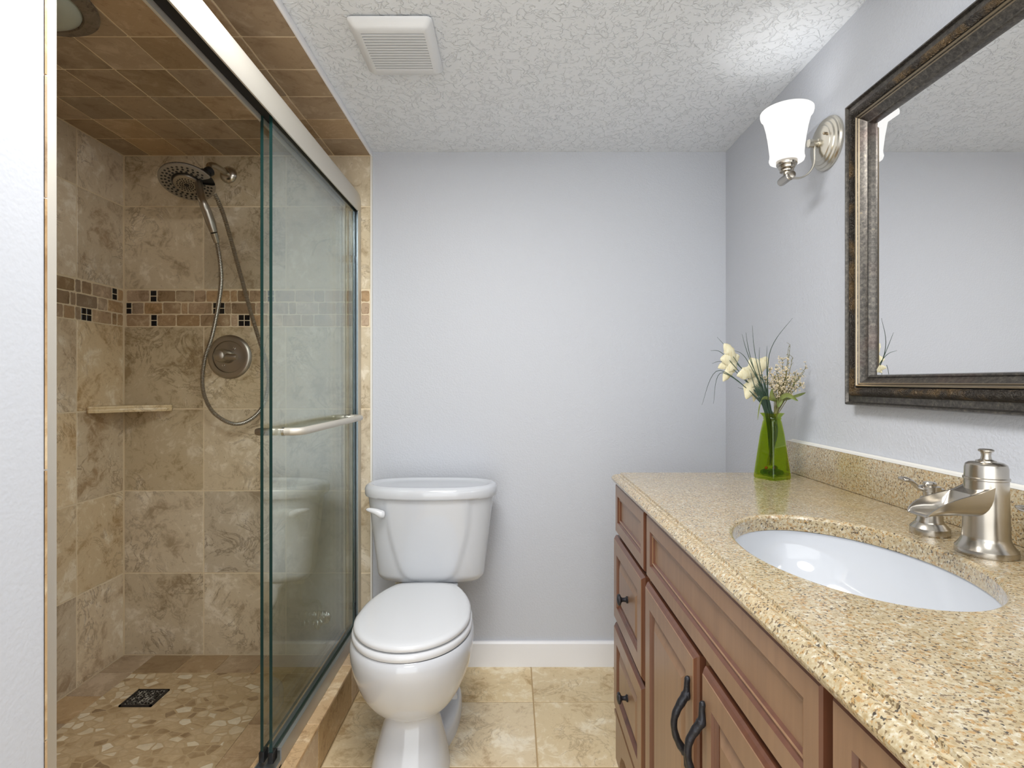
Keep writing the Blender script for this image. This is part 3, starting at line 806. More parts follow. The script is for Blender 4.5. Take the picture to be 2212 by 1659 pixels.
# trapway bulge, foot flange and rear deck
b.loft([egg(hw, yf, 2.0, z, ym=1.86, pb=3, pf=2.2) for z, hw, yf in ((0.0, 0.126, 1.60), (0.035, 0.125, 1.60), (0.05, 0.120, 1.61), (0.056, 0.110, 1.63), (0.06, 0.094, 1.66))])
b.loft([egg(hw, 1.66, yb, z, ym=1.85, pb=3.5) for z, hw, yb in ((0.03, 0.058, 1.98), (0.15, 0.06, 1.98), (0.25, 0.085, 2.0), (0.32, 0.10, 2.03), (0.37, 0.106, 2.08), (0.402, 0.108, 2.10), (0.409, 0.104, 2.10))])
b.build('bowl', M['porcelain'], to, smooth=50)
b = MB(); b.lathe([(0.0165, 0.045), (0.0165, 0.062), (0.014, 0.07), (0.006, 0.075), (0.001, 0.076)], (TX + 0.096, 1.86, 0), (0, 0, 1), 20); b.build('bolt_cap', M['seat'], to)
b = MB(); b.lathe([(0.0165, 0.045), (0.0165, 0.062), (0.014, 0.07), (0.006, 0.075), (0.001, 0.076)], (TX - 0.096, 1.86, 0), (0, 0, 1), 20); b.build('bolt_cap', M['seat'], to)
def lidring(hw, yf, yb, bw, z, n=16):
    """seat outline: elliptical front, sides drawn in to a flat back of half-width bw"""
    ym = 1.655; pts = []
    for j in range(2 * n + 1):
        a = pi * j / (2 * n)
        pts.append((hw * cos(a), ym - (ym - yf) * sin(a)))
    left = [(-hw * 0.985, ym + (yb - ym) * 0.28), (-lerp(hw, bw, 0.22), ym + (yb - ym) * 0.52), (-lerp(hw, bw, 0.55), ym + (yb - ym) * 0.76), (-bw * 1.02, ym + (yb - ym) * 0.93), (-bw * 0.86, yb - 0.003), (-bw * 0.5, yb + 0.004), (0, yb + 0.006)]
    core = pts + left + [(-x, y) for x, y in left[:-1][::-1]]
    q = spline([(x, y, 0) for x, y in core], 2, loop=True)
    return [(TX - 0.002 + p.x, p.y, z) for p in q]
b = MB()
b.loft([lidring(0.172 + d, 1.446 - d, 1.905, 0.102, z) for d, z in ((-0.006, 0.389), (0.004, 0.3905), (0.0065, 0.396), (0.006, 0.404), (0.001, 0.4085), (-0.006, 0.4095))])
b.build('seat', M['seat'], to, smooth=50)
b = MB()
b.loft([lidring(0.168 + d, 1.453 - d, 1.912 + min(d, 0) * 0.5, 0.104, z) for d, z in ((-0.004, 0.4125), (0.003, 0.414), (0.0055, 0.419), (0.0045, 0.426), (-0.002, 0.4305), (-0.012, 0.4325))] + [[(TX + (x - TX) * k, 1.68 + (y - 1.68) * k, zz) for x, y, _ in lidring(0.156, 1.465, 1.906, 0.104, 0)] for k, zz in ((0.9, 0.4338), (0.6, 0.4352), (0.2, 0.4358))])
b.build('seat_lid', M['seat'], to, smooth=60)
for sx in (-1, 1):
    b = MB(); b.box(TX + sx * 0.07 - 0.02, TX + sx * 0.07 + 0.02, 1.9, 1.932, 0.4095, 0.419, b=0.003); b.build('seat_hinge', M['seat'], to)
# tank
def tankring(hw, yf, yb, z, n=128, panel=None):
    pts = []
    ym = yb - 0.10
    for j in range(n):
        a = 2 * pi * j / n
        c_, s_ = cos(a), sin(a)
        p = 2.45 if s_ < 0 else 2.9
        X = abs(c_) ** (2 / p) * (1 if c_ >= 0 else -1)
        Yq = abs(s_) ** (2 / p) * (1 if s_ >= 0 else -1)
        x = hw * X
        y = ym + (Yq * (ym - yf) if Yq < 0 else Yq * (yb - ym))
        if panel and s_ < 0:
            y -= 0.006 * (1 - sstep(panel - 0.006, panel + 0.010, abs(x)))
        pts.append((TX + x, y, z))
    return pts
b = MB(); rings = []
zt0, zt1 = 0.4105, 0.724
for i in range(49):
    f = i / 48; z = lerp(zt0, zt1, f)
    hw = lerp(0.193, 0.231, f); yf = lerp(1.945, 1.905, f)
    rd = max(0, 1 - f / 0.09)
    hw -= 0.02 * rd ** 2; yf += 0.02 * rd ** 2
    pw = interp([(0.0, 0.0), (0.035, 0.03), (0.06, 0.06), (0.10, 0.085), (0.17, 0.1), (0.3, 0.114), (0.5, 0.131), (0.7, 0.143), (1.0, 0.15)], f)
    rings.append(tankring(hw, yf, 2.112, z, panel=max(pw, 0.001)))
b.loft(rings); b.build('tank', M['porcelain'], to, smooth=60)
b = MB()
def lr(d, z): return tankring(0.2455 - d, 1.887 + d, 2.128 - d * 0.5, z)
b.loft([lr(0.012, 0.7245), lr(0.003, 0.7255), lr(0.0, 0.732), lr(0.0, 0.750), lr(0.003, 0.759), lr(0.010, 0.7655), lr(0.02, 0.768), lr(0.03, 0.7665), lr(0.04, 0.762), lr(0.05, 0.7605), lr(0.09, 0.7605)])
b.build('tank_lid', M['porcelain'], to, smooth=60)
# flush lever
L0 = Vector(at(828, 1108, 1.93))
b = MB()
lp = spline([(L0.x + 0.006, 1.918, L0.z - 0.003), (L0.x - 0.004, 1.913, L0.z), (L0.x - 0.022, 1.911, L0.z + 0.009), (L0.x - 0.045, 1.915, L0.z + 0.014), (L0.x - 0.058, 1.92, L0.z + 0.0145)], 6)
b.tube(lp, [interp([(0, 0.006), (0.06, 0.0125), (0.25, 0.0145), (0.5, 0.011), (0.8, 0.007), (1, 0.0025)], i / (len(lp) - 1)) for i in range(len(lp))], 16)
b.build('flush_lever', M['seat'], to, smooth=60)
b = MB(); b.lathe([(0.018, 0.4095), (0.018, 0.395), (0.014, 0.393), (0.014, 0.376)], (-0.432, 2.06, 0), (0, 0, 1), 10); b.build('fill_nut', M['plastic_clear'], to, smooth=0)

# water supply
ws = thing('water_supply_valve', 'small chrome stop valve and grey hose feeding the toilet tank', 'valve', (-0.48, D, 0.194))
b = MB(); b.lathe([(0.028, 0.0), (0.026, 0.006), (0.012, 0.012)], (-0.48, D, 0.194), (0, -1, 0), 24); b.build('escutcheon', M['chrome'], ws)
b = MB(); b.lathe([(0.009, 0.008), (0.009, 0.03), (0.013, 0.032), (0.013, 0.055), (0.008, 0.058)], (-0.48, D, 0.194), (0, -1, 0), 18)
b.lathe([(0.008, 0.0), (0.009, 0.03), (0.011, 0.03), (0.011, 0.045)], (-0.48, D - 0.043, 0.194), (0, 0, 1), 12); b.build('valve_body', M['chrome'], ws)
b = MB(); b.ball((-0.48, D - 0.072, 0.194), 0.02, 18, 8, sc=(0.5, 0.6, 1.0)); b.build('handle', M['chrome'], ws)
b = MB(); b.tube(spline([(-0.48, D - 0.043, 0.237), (-0.478, D - 0.045, 0.262), (-0.462, D - 0.06, 0.285), (-0.44, D - 0.09, 0.28), (-0.43, D - 0.11, 0.30), (-0.431, D - 0.119, 0.34), (-0.432, 2.06, 0.378)], 10), 0.0068, 12); b.build('hose', M['alu_grey'], ws)

# ------------------------------------------------------------------ vanity
VY0, VY1 = 0.175, 1.641
van = thing('vanity_cabinet', 'reddish maple bathroom vanity with raised panel doors and black pulls', 'vanity', (0.6, 0.908, 0))
XF, XD = 0.328, 0.308      # face frame plane, door face plane
b = MB()
b.box(XF, XF + 0.018, VY0, VY1, 0.157, 0.8365)
b.box(XF + 0.018, XR - 0.001, VY1 - 0.018, VY1, 0.157, 0.8365)
b.box(XF + 0.018, XR - 0.001, VY0, VY0 + 0.018, 0.157, 0.8365)
b.box(XF + 0.018, XR - 0.012, VY0 + 0.018, VY1 - 0.018, 0.157, 0.175)
b.box(XR - 0.012, XR - 0.001, VY0 + 0.018, VY1 - 0.018, 0.157, 0.8365)
b.build('carcass', M['wood'], van, smooth=0)
b = MB()
# base with an arched toe cut
prof = [(VY0, 0), (VY0, 0.155), (VY1, 0.155), (VY1, 0.0), (1.585, 0.0), (1.578, 0.03), (1.56, 0.058), (1.52, 0.074), (0.30, 0.074), (0.26, 0.058), (0.24, 0.03), (0.235, 0.0)]
b.loft([[(x, y, z) for y, z in prof] for x in (0.315, 0.335)])
b.box(0.311, 0.316, VY0, VY1 + 0.002, 0.138, 0.15)
b.box(0.335, XR - 0.001, VY1 - 0.02, VY1, 0.0, 0.155)
b.box(0.335, XR - 0.001, VY0, VY0 + 0.02, 0.0, 0.155)
b.build('base', M['wood'], van, smooth=0)
b = MB(); b.box(0.39, 0.40, VY0 + 0.03, VY1 - 0.03, 0.0, 0.155); b.build('toe_kick', M['cab_dark'], van, smooth=0)

def panel(mb, y0, y1, z0, z1, rings):
    """nested mitred rings: (inset, x, material of the band that starts there)"""
    base = len(mb.v)
    for d, x, m in rings:
        mb.v += [Vector((x, y1 - d, z0 + d)), Vector((x, y0 + d, z0 + d)), Vector((x, y0 + d, z1 - d)), Vector((x, y1 - d, z1 - d))]
    for i in range(len(rings) - 1):
        for j in range(4):
            a = base + i * 4; c = a + 4
            mb.face((a + j, a + (j + 1) % 4, c + (j + 1) % 4, c + j), rings[i][2])
    c = base + (len(rings) - 1) * 4
    mb.face((c, c + 1, c + 2, c + 3), rings[-1][2])
    mb.face((base + 3, base + 2, base + 1, base), 0)
def false_front(y0, y1, z0, z1):
    X = 0.314; f = 0.032
    b = MB()
    panel(b, y0, y1, z0, z1, [(0.0, XF - 0.0005, 1), (0.0, X + 0.003, 1), (0.003, X, 0), (f, X, 1), (f + 0.003, X + 0.0045, 1), (f + 0.005, X + 0.005, 0), (f + 0.008, X + 0.0035, 0), (f + 0.010, X + 0.005, 1), (f + 0.013, X + 0.009, 0), (f + 0.02, X + 0.009, 0)])
    return b.build('false_front', [M['wood'], M['glaze']], van, smooth=0)
def raised(name, y0, y1, z0, z1):
    X = XD; f = 0.047
    b = MB()
    panel(b, y0, y1, z0, z1, [(0.0, XF - 0.0005, 1), (0.0, X + 0.009, 1), (0.003, X + 0.005, 1), (0.008, X + 0.001, 0), (0.009, X, 0), (f, X, 1), (f + 0.002, X + 0.005, 0), (f + 0.005, X + 0.004, 1), (f + 0.008, X + 0.0095, 1), (f + 0.011, X + 0.0095, 0), (f + 0.032, X + 0.002, 0)])
    return b.build(name, [M['wood'], M['glaze']], van, smooth=0)
def knob(y, z, par):
    b = MB()
    b.lathe([(0.009, 0.0), (0.0095, 0.003), (0.006, 0.006), (0.0052, 0.013), (0.007, 0.017), (0.014, 0.020), (0.0155, 0.0225), (0.014, 0.026), (0.006, 0.0285), (0.001, 0.029)], (XD + 0.0022, y, z), (-1, 0, 0), 14)
    b.build('knob', M['iron'], par, smooth=40)
def pull(y, par, flip):
    b = MB(); x = XD + 0.0003
    p = spline([(x - 0.003, y, 0.630), (x - 0.005, y, 0.617), (x - 0.0055, y + flip * 0.001, 0.600), (x - 0.014, y, 0.586), (x - 0.024, y - flip * 0.001, 0.568), (x - 0.0275, y, 0.548), (x - 0.024, y, 0.527), (x - 0.016, y, 0.510), (x - 0.0065, y, 0.497), (x - 0.0055, y, 0.484), (x - 0.004, y, 0.470)], 6)
    r = [interp([(0, 0.003), (0.04, 0.0055), (0.12, 0.0045), (0.22, 0.008), (0.32, 0.0072), (0.5, 0.0055), (0.68, 0.0065), (0.78, 0.008), (0.88, 0.0045), (0.95, 0.0055), (1, 0.003)], i / (len(p) - 1)) * (1 + 0.05 * sin(i * 1.1)) for i in range(len(p))]
    b.tube(p, r, 10)
    for q in (0.598, 0.498): b.ball((x - 0.004, y, q), 0.0075, 12, 8, sc=(0.7, 1, 1.3))
    b.build('pull_handle', M['iron'], par, smooth=60)
ZF0, ZF1 = 0.689, 0.832
false_front(1.289, VY1 + 0.002, ZF0, ZF1)
false_front(0.5507, 1.2647, ZF0, ZF1)
false_front(VY0 - 0.002, 0.532, ZF0, ZF1)
for y0, y1 in ((1.284, VY1 + 0.001), (VY0 - 0.001, 0.53)):
    for z0, z1 in ((0.428, 0.677), (0.164, 0.413)):
        dd = raised('drawer', y0, y1, z0, z1)
        knob((y0 + y1) / 2 - (0.012 if y0 > 1 else 0), (z0 + z1) / 2 + 0.004, dd)
d1 = raised('door', 0.913, 1.258, 0.164, 0.677); pull(0.938, d1, 1)
d2 = raised('door', 0.557, 0.884, 0.164, 0.677); pull(0.864, d2, -1)

# countertop with the oval cut-out
ZK0, ZK1 = 0.838, 0.868
KX0, KY0, KY1 = 0.304, 0.160, 1.655
SCX, SCY, SAX, SAY = 0.541, 0.877, 0.157, 0.230
XW = XR - 0.001
b = MB()
angs = set(2 * pi * i / 160 for i in range(160))
corners = [(XW, KY1), (KX0, KY1), (KX0, KY0), (XW, KY0)]
for X, Y in corners: angs.add(math.atan2(Y - SCY, X - SCX) % (2 * pi))
angs = sorted(angs)
def rectpt(a, inset):
    c_, s_ = cos(a), sin(a); best = 9
    for v, o, lo in ((c_, SCX, KX0), (c_, SCX, XW), (s_, SCY, KY0), (s_, SCY, KY1)):
        if abs(v) > 1e-9:
            k = (lo - o) / v
            if 0 < k < best: best = k
    x, y = SCX + c_ * best, SCY + s_ * best
    x = max(x, KX0 + inset); y = min(max(y, KY0 + inset), KY1 - inset)
    return x, y
def orng(inset, z): return [(*rectpt(a, inset), z) for a in angs]
def hole(d, z):
    out = []
    for a in angs:
        c_, s_ = cos(a), sin(a); k = 1 / math.sqrt((c_ / (SAX + d)) ** 2 + (s_ / (SAY + d)) ** 2)
        out.append((SCX + c_ * k, SCY + s_ * k, z))
    return out
prof = [hole(0.0, ZK0), hole(0.0, ZK1 - 0.006), hole(0.002, ZK1 - 0.002), hole(0.006, ZK1)]
prof += [orng(i, z) for i, z in ((0.024, ZK1), (0.0232, ZK1 - 0.0008), (0.0225, ZK1 - 0.0055), (0.0195, ZK1 - 0.0078), (0.0165, ZK1 - 0.0072), (0.0125, ZK1 - 0.0066), (0.008, ZK1 - 0.0085), (0.003, ZK1 - 0.0135), (0.0, ZK1 - 0.019), (0.001, ZK1 - 0.024), (0.005, ZK0))]
prof.append(hole(0.0, ZK0))
b.loft(prof, caps=(False, False))
o = b.build('countertop', M['granite'], smooth=25)
tag(o, 'beige speckled granite countertop with an oval sink cut-out', 'countertop')
b = MB(); b.box(XR - 0.021, XR - 0.0005, KY0, KY1 + 0.004, ZK1 + 0.0005, 0.962, b=0.0015)
o = b.build('backsplash', M['granite'], smooth=30); tag(o, 'low beige granite backsplash strip along the right wall', 'backsplash')
b = MB(); b.loft([[(XR - 0.0215, y, 0.962), (XR - 0.001, y, 0.962), (XR - 0.001, y, 0.967), (XR - 0.006, y, 0.964)] for y in (KY0, KY1 + 0.004)]); b.build('trim_4', M['caulk'], smooth=0, props=STRUCT)
# sink bowl
sk = thing('sink', 'white oval undermount sink set in the granite countertop', 'sink', (SCX, SCY, ZK0 - 0.15))
b = MB(); rings = []
def ell(kx, ky, z): return [(SCX + kx * cos(2 * pi * j / 96), SCY + ky * sin(2 * pi * j / 96), z) for j in range(96)]
rings.append(ell(SAX + 0.02, SAY + 0.02, ZK0 - 0.0015)); rings.append(ell(SAX + 0.003, SAY + 0.003, ZK0 - 0.0015))
for i in range(1, 19):
    a = i / 18 * pi / 2
    k = cos(a) ** 0.75 if i < 18 else 0
    rings.append(ell(0.022 + (SAX - 0.019) * k, 0.022 + (SAY - 0.019) * k, ZK0 - 0.0015 - 0.145 * sin(a)))
b.loft(rings, caps=(False, False)); b.build('basin', M['porcelain'], sk, smooth=60)
b = MB(); b.lathe([(0.0225, 0.0), (0.022, 0.002), (0.018, 0.003), (0.016, 0.001), (0.001, 0.0005)], (SCX, SCY, ZK0 - 0.1475), (0, 0, 1), 28); b.build('drain', M['nickel'], sk)

# faucet
FX, FY = 0.754, 0.86
fa = thing('faucet', 'brushed nickel faucet with an open trough spout behind the sink', 'faucet', (FX, FY, ZK1))
b = MB()
b.lathe([(0.040, 0.0), (0.0405, 0.003), (0.040, 0.009), (0.037, 0.0125), (0.036, 0.014), (0.034, 0.017), (0.0315, 0.0225), (0.0305, 0.025), (0.0302, 0.028), (0.0295, 0.05), (0.0285, 0.09), (0.0280, 0.117), (0.0295, 0.118), (0.0295, 0.121), (0.0278, 0.122), (0.0275, 0.136), (0.0262, 0.1415), (0.022, 0.1445), (0.0135, 0.1455), (0.0130, 0.1475), (0.001, 0.148)],
        (FX, FY, ZK1 + 0.0003), (0, 0, 1), 48)
b.build('body', M['nickel'], fa, smooth=35)
b = MB(); b.lathe([(0.011, 0.1455), (0.011, 0.148), (0.0072, 0.150), (0.0062, 0.156), (0.007, 0.161), (0.010, 0.1625), (0.0102, 0.1648), (0.008, 0.166), (0.001, 0.1665)], (FX, FY, ZK1), (0, 0, 1), 28); b.build('lift_knob', M['nickel'], fa)
b = MB(); rings = []
# outer then inner contour of each cross-section; the channel opens after the first third
stations = [(0.005, 0.027, 0.111, 0.061, 0), (0.020, 0.0262, 0.104, 0.061, 0), (0.032, 0.025, 0.099, 0.0615, 0), (0.041, 0.0245, 0.0965, 0.0617, 0.02), (0.048, 0.0245, 0.0945, 0.0618, 0.6), (0.056, 0.0248, 0.0925, 0.062, 0.95), (0.07, 0.0255, 0.0885, 0.062, 1), (0.083, 0.0262, 0.084, 0.062, 1), (0.094, 0.0262, 0.0785, 0.062, 1), (0.102, 0.025, 0.073, 0.0618, 1), (0.107, 0.0235, 0.068, 0.0612, 1), (0.1095, 0.022, 0.0632, 0.0605, 1)]
for dx, hw, zt, zb_, op in stations:
    n = 16; ring = []
    hgt = zt - zb_
    for j in range(n + 1):                       # outer: down one side, under, up the other
        a = pi * j / n
        X_ = cos(a); 
        yy = hw * (abs(X_) ** 0.55) * (1 if X_ >= 0 else -1)
        zz = zt - hgt * (sin(a) ** 0.6)
        ring.append((FX - dx, FY + yy, ZK1 + zz))
    dep = max(hgt - 0.003, 0.0012) * op
    for j in range(n + 1):                       # inner, back again
        a = pi * (1 - j / n)
        X_ = cos(a); wi = hw - 0.0028
        yy = wi * (abs(X_) ** 0.6) * (1 if X_ >= 0 else -1)
        zz = zt + (0.002 * sin(a) * (1 - op)) - dep * (sin(a) ** 0.7)
        ring.append((FX - dx, FY + yy, ZK1 + zz))
    rings.append(ring)
b.loft(rings); b.build('spout', M['nickel'], fa, smooth=45)

def handle(loc, label):
    h = thing('water_tap', label, 'faucet handle', loc, 'lever taps beside the spout')
    x, y, z = loc
    b = MB(); b.lathe([(0.030, 0.0003), (0.0305, 0.003), (0.030, 0.012), (0.027, 0.0155), (0.025, 0.018), (0.0215, 0.021), (0.021, 0.0245), (0.0195, 0.027), (0.0175, 0.052), (0.015, 0.0545), (0.0125, 0.056), (0.0125, 0.060), (0.0145, 0.062), (0.0145, 0.065), (0.010, 0.067), (0.010, 0.0755), (0.0165, 0.077), (0.0165, 0.0855), (0.0105, 0.087), (0.0108, 0.0905), (0.009, 0.093), (0.001, 0.094)], loc, (0, 0, 1), 36)
    b.build('post', M['nickel'], h, smooth=35)
    b = MB()
    p = spline([(x + 0.021, y - 0.004, z + 0.080), (x, y, z + 0.081), (x - 0.014, y + 0.001, z + 0.081), (x - 0.022, y + 0.002, z + 0.084), (x - 0.027, y + 0.003, z + 0.090), (x - 0.035, y + 0.004, z + 0.0955), (x - 0.044, y + 0.005, z + 0.0975), (x - 0.049, y + 0.0055, z + 0.097)], 6)
    b.tube(p, [interp([(0, 0.006), (0.06, 0.010), (0.3, 0.012), (0.45, 0.008), (0.6, 0.0095), (0.8, 0.0125), (0.93, 0.0115), (1, 0.004)], i / (len(p) - 1)) for i in range(len(p))], 14, flat=(0.36, 1.0, (0, 0, 1)))
    b.build('lever', M['nickel'], h, smooth=60)
    return h
h1 = handle((0.751, 0.972, ZK1), 'far nickel lever handle beyond the faucet spout, away from the camera')
h2 = copy_tree(h1, (0.751, 0.742, ZK1), 'near nickel handle cut off by the picture edge beside the faucet')

# ------------------------------------------------------------------ mirror
MY0, MY1, MZ0, MZ1 = 0.455, 1.352, 1.0845, 1.8265
mi = thing('wall_mirror', 'large wall mirror in an ornate aged bronze frame', 'mirror', (XR, (MY0 + MY1) / 2, MZ0))
prof = [(0.0, 0.001), (0.0, 0.027), (0.0025, 0.031), (0.006, 0.0315), (0.008, 0.028), (0.0095, 0.0255), (0.015, 0.0255), (0.024, 0.027), (0.0265, 0.031), (0.031, 0.037), (0.0365, 0.040), (0.043, 0.038), (0.0475, 0.032), (0.0485, 0.0285), (0.0505, 0.0325), (0.053, 0.0335), (0.0555, 0.031), (0.0565, 0.0285), (0.058, 0.0295), (0.060, 0.0275), (0.066, 0.021), (0.074, 0.016), (0.0755, 0.018), (0.079, 0.0175), (0.081, 0.0125), (0.081, 0.006)]
prof = [(w * 0.9, h) for w, h in prof]
mt = []
for (w0, _), (w1, _) in zip(prof, prof[1:]):
    w = (w0 + w1) / 1.8
    mt.append(1 if 0.0262 < w < 0.048 else (2 if 0.0495 < w < 0.0545 or 0.0565 < w < 0.0592 else 0))
b = MB()
b.loft([[(XR - h, MY0 + w, MZ0 + w), (XR - h, MY1 - w, MZ0 + w), (XR - h, MY1 - w, MZ1 - w), (XR - h, MY0 + w, MZ1 - w)] for w, h in prof], caps=(False, False), mats=mt + [0])
b.build('frame', [M['patina'], M['ornament'], M['gold_line']], mi, smooth=40)
b = MB(); w = 0.0711; xg = XR - 0.0085; bv = 0.024
def rq(d, x): return [(x, MY0 + d, MZ0 + d), (x, MY1 - d, MZ0 + d), (x, MY1 - d, MZ1 - d), (x, MY0 + d, MZ1 - d)]
b.loft([rq(w, XR - 0.001), rq(w, xg + 0.0013), rq(w + bv, xg)])
b.build('mirror_glass', M['mirror'], mi, smooth=0)

# ------------------------------------------------------------------ wall sconces
def sconce(y, label):
    z = 1.790; s = thing('wall_sconce', label, 'wall lamp', (XR, y, z), 'wall sconces flanking the mirror')
    c = (XR, y, z)
    b = MB(); b.lathe([(0.070, 0.0005), (0.0705, 0.006), (0.067, 0.010), (0.0655, 0.0105), (0.064, 0.0145), (0.058, 0.0165), (0.0565, 0.0165), (0.055, 0.020), (0.048, 0.022), (0.046, 0.022), (0.0445, 0.024), (0.030, 0.029), (0.016, 0.031)], c, (-1, 0, 0), 56); b.build('backplate', M['nickel_warm'], s, smooth=30)
    b = MB(); b.lathe([(0.013, 0.029), (0.013, 0.033), (0.0095, 0.034), (0.0095, 0.042), (0.0115, 0.044), (0.0115, 0.056), (0.009, 0.059), (0.001, 0.060)], c, (-1, 0, 0), 28); b.build('finial', M['nickel_warm'], s)
    b = MB(); b.lathe([(0.0035, 0.02), (0.0035, 0.034), (0.001, 0.036)], (XR, y - 0.035, z + 0.012), (-1, 0, 0), 12); b.build('mounting_screw', M['gold_line'], s)
    xs_ = 0.748
    b = MB()
    xa = XR - 0.040
    p = [(xa, y, z + 0.004), (xa, y, z - 0.03)] + [(xa - 0.05 + 0.05 * cos(a), y, z - 0.045 - 0.05 * sin(a)) for a in [radians(10 * k) for k in range(0, 9)]] + [(xs_ + 0.004, y, z - 0.094)]
    b.tube(p, 0.0062, 12, flat=(0.38, 1.0, (1, 0, 0))); b.build('arm', M['nickel_warm'], s)
    b = MB(); b.lathe([(0.007, -0.034), (0.0105, -0.032), (0.0115, -0.026), (0.0115, 0.016), (0.0125, 0.018), (0.0125, 0.021), (0.0105, 0.0225), (0.0105, 0.027), (0.009, 0.030), (0.004, 0.0305)], (xs_, y, z - 0.094), (0, -1, 0), 28); b.build('knuckle', M['nickel'], s)
    b = MB(); b.lathe([(0.009, -0.088), (0.010, -0.078), (0.0175, -0.077), (0.018, -0.0735), (0.0125, -0.072), (0.020, -0.068), (0.0215, -0.064), (0.0205, -0.061), (0.0255, -0.059), (0.0265, -0.056), (0.0265, -0.046), (0.025, -0.044)], (xs_, y, z), (0, 0, 1), 36); b.build('socket_cup', M['nickel'], s, smooth=35)
    b = MB()
    pr = [(0.024, -0.046), (0.030, -0.050), (0.037, -0.052), (0.0425, -0.049), (0.0445, -0.043), (0.0435, -0.038), (0.0415, -0.036), (0.043, -0.033), (0.0425, -0.029), (0.044, -0.015), (0.047, 0.01), (0.052, 0.04), (0.0575, 0.062), (0.061, 0.0715), (0.065, 0.075), (0.0665, 0.081), (0.0665, 0.087), (0.065, 0.0885)]
    inn = [(0.062, 0.0885), (0.0575, 0.068), (0.049, 0.04), (0.044, 0.01), (0.040, -0.03), (0.036, -0.048), (0.024, -0.044)]
    b.lathe(pr + inn, (xs_, y, z), (0, 0, 1), 56, caps=(False, False)); b.build('lamp_shade', M['shade'], s, smooth=50)
    b = MB(); b.lathe([(0.012, -0.04), (0.012, -0.01), (0.022, 0.015), (0.026, 0.032), (0.022, 0.05), (0.01, 0.058), (0.001, 0.059)], (xs_, y, z), (0, 0, 1), 24); b.build('bulb', M['bulb'], s)
    return s, xs_
YSC = 1.472
s1, xs_ = sconce(YSC, 'lit nickel wall sconce with white bell shade beyond the mirror')
s2 = copy_tree(s1, (XR, 0.31, 1.790), 'second lit sconce near the camera on the close side of the mirror')
for y in (YSC, 0.31):
    l = bpy.data.lights.new('sconce_bulb_light', 'POINT'); l.energy = SCONCE_POWER; l.color = (1.0, 0.985, 0.97); l.shadow_soft_size = 0.03
    o = bpy.data.objects.new('sconce_bulb_light', l); o.location = (xs_, y, 1.790 + 0.03); COL.objects.link(o)

# ------------------------------------------------------------------ vase with flowers
VX, VY = 0.738, 1.534
rot = radians(24)
def sq(h, z, r=0.25, n=4):
    pts = []
    for x, y, zz in rrect(0, 0, h, h, z, h * r, n):
        pts.append((VX + x * cos(rot) - y * sin(rot), VY + x * sin(rot) + y * cos(rot), zz))
    return pts
va = MB()
z0 = ZK1 + 0.0005
outer = [(0.0345, 0.0, 0.2), (0.036, 0.003, 0.2), (0.0355, 0.012, 0.2), (0.0300, 0.07, 0.25), (0.0245, 0.125, 0.3), (0.0205, 0.160, 0.5), (0.0200, 0.166, 0.7), (0.0222, 0.168, 0.8), (0.0222, 0.1705, 0.8), (0.0205, 0.1725, 0.7), (0.0235, 0.180, 0.5), (0.0262, 0.1845, 0.4)]
innr = [(0.0250, 0.1845, 0.4), (0.0222, 0.180, 0.5), (0.0190, 0.172, 0.7), (0.0185, 0.164, 0.7), (0.0230, 0.125, 0.3), (0.0285, 0.07, 0.25), (0.0335, 0.014, 0.2), (0.0320, 0.009, 0.2)]
va.loft([sq(h, z0 + z, r) for h, z, r in outer + innr])
o = va.build('flower_vase', M['green_glass'], smooth=40)
tag(o, 'tapered square green glass vase on the far end of the granite counter', 'vase')
mk = 0
for k, (dx, dy) in enumerate([(-0.02, -0.012), (-0.004, -0.02), (0.013, -0.019), (0.021, -0.003), (0.006, 0.0), (-0.011, 0.006), (0.012, 0.016), (-0.004, 0.020), (-0.021, 0.013), (0.002, -0.008)]):
    r = 0.0075; z = z0 + 0.0095 + r + (0.0125 if k == 9 else 0)
    x = VX + dx * cos(rot) - dy * sin(rot); y = VY + dx * sin(rot) + dy * cos(rot)
    b = MB(); b.ball((x, y, z), r, 16, 10); o = b.build('glass_marble', M['marble'])
    tag(o, 'small green glass marble lying at the bottom of the vase', 'marble', 'marbles in the green vase')
for px in (1658, 1676):
    p = at(px, 1022, VY - 0.012); b = MB(); b.ball((p.x, VY - 0.004, z0 + 0.03), 0.0045, 12, 8); o = b.build('red_bead', M['marble_red'])
    tag(o, 'red bead lying among the green marbles in the vase', 'bead', 'red beads in the vase')

NECK = Vector((VX, VY, z0 + 0.175))
def ribbon(mb, pts, widths, side, cup=0.0, m=0, ragged=0.0):
    """leaf or petal: a curved strip with a raised midline"""
    pts = [Vector(p) for p in pts]; rings = []
    for i, p in enumerate(pts):
        t = (pts[min(i + 1, len(pts) - 1)] - pts[max(i - 1, 0)]).normalized()
        s = (Vector(side) - t * Vector(side).dot(t)).normalized(); nrm = t.cross(s)
        w = widths[i]; wl = w * (1 + random.uniform(-ragged, ragged)); wr = w * (1 + random.uniform(-ragged, ragged))
        k = cup * (1 + random.uniform(-ragged, ragged) * 2)
        rings.append([p - s * wl + nrm * k * w, p - s * w * 0.5 + nrm * cup * w * 0.2, p + nrm * cup * w * 0.12, p + s * w * 0.5 + nrm * cup * w * 0.2, p + s * wr + nrm * k * w])
    rings2 = [[q + (pts[1] - pts[0]).cross(Vector(side)).normalized() * 0.0006 for q in r] for r in rings]
    mb.loft([a + b_[::-1] for a, b_ in zip(rings, rings2)])
sp = thing('lily_spray', 'cream silk lilies with thin dark grass blades leaning left in the green vase', 'flowers', tuple(NECK))
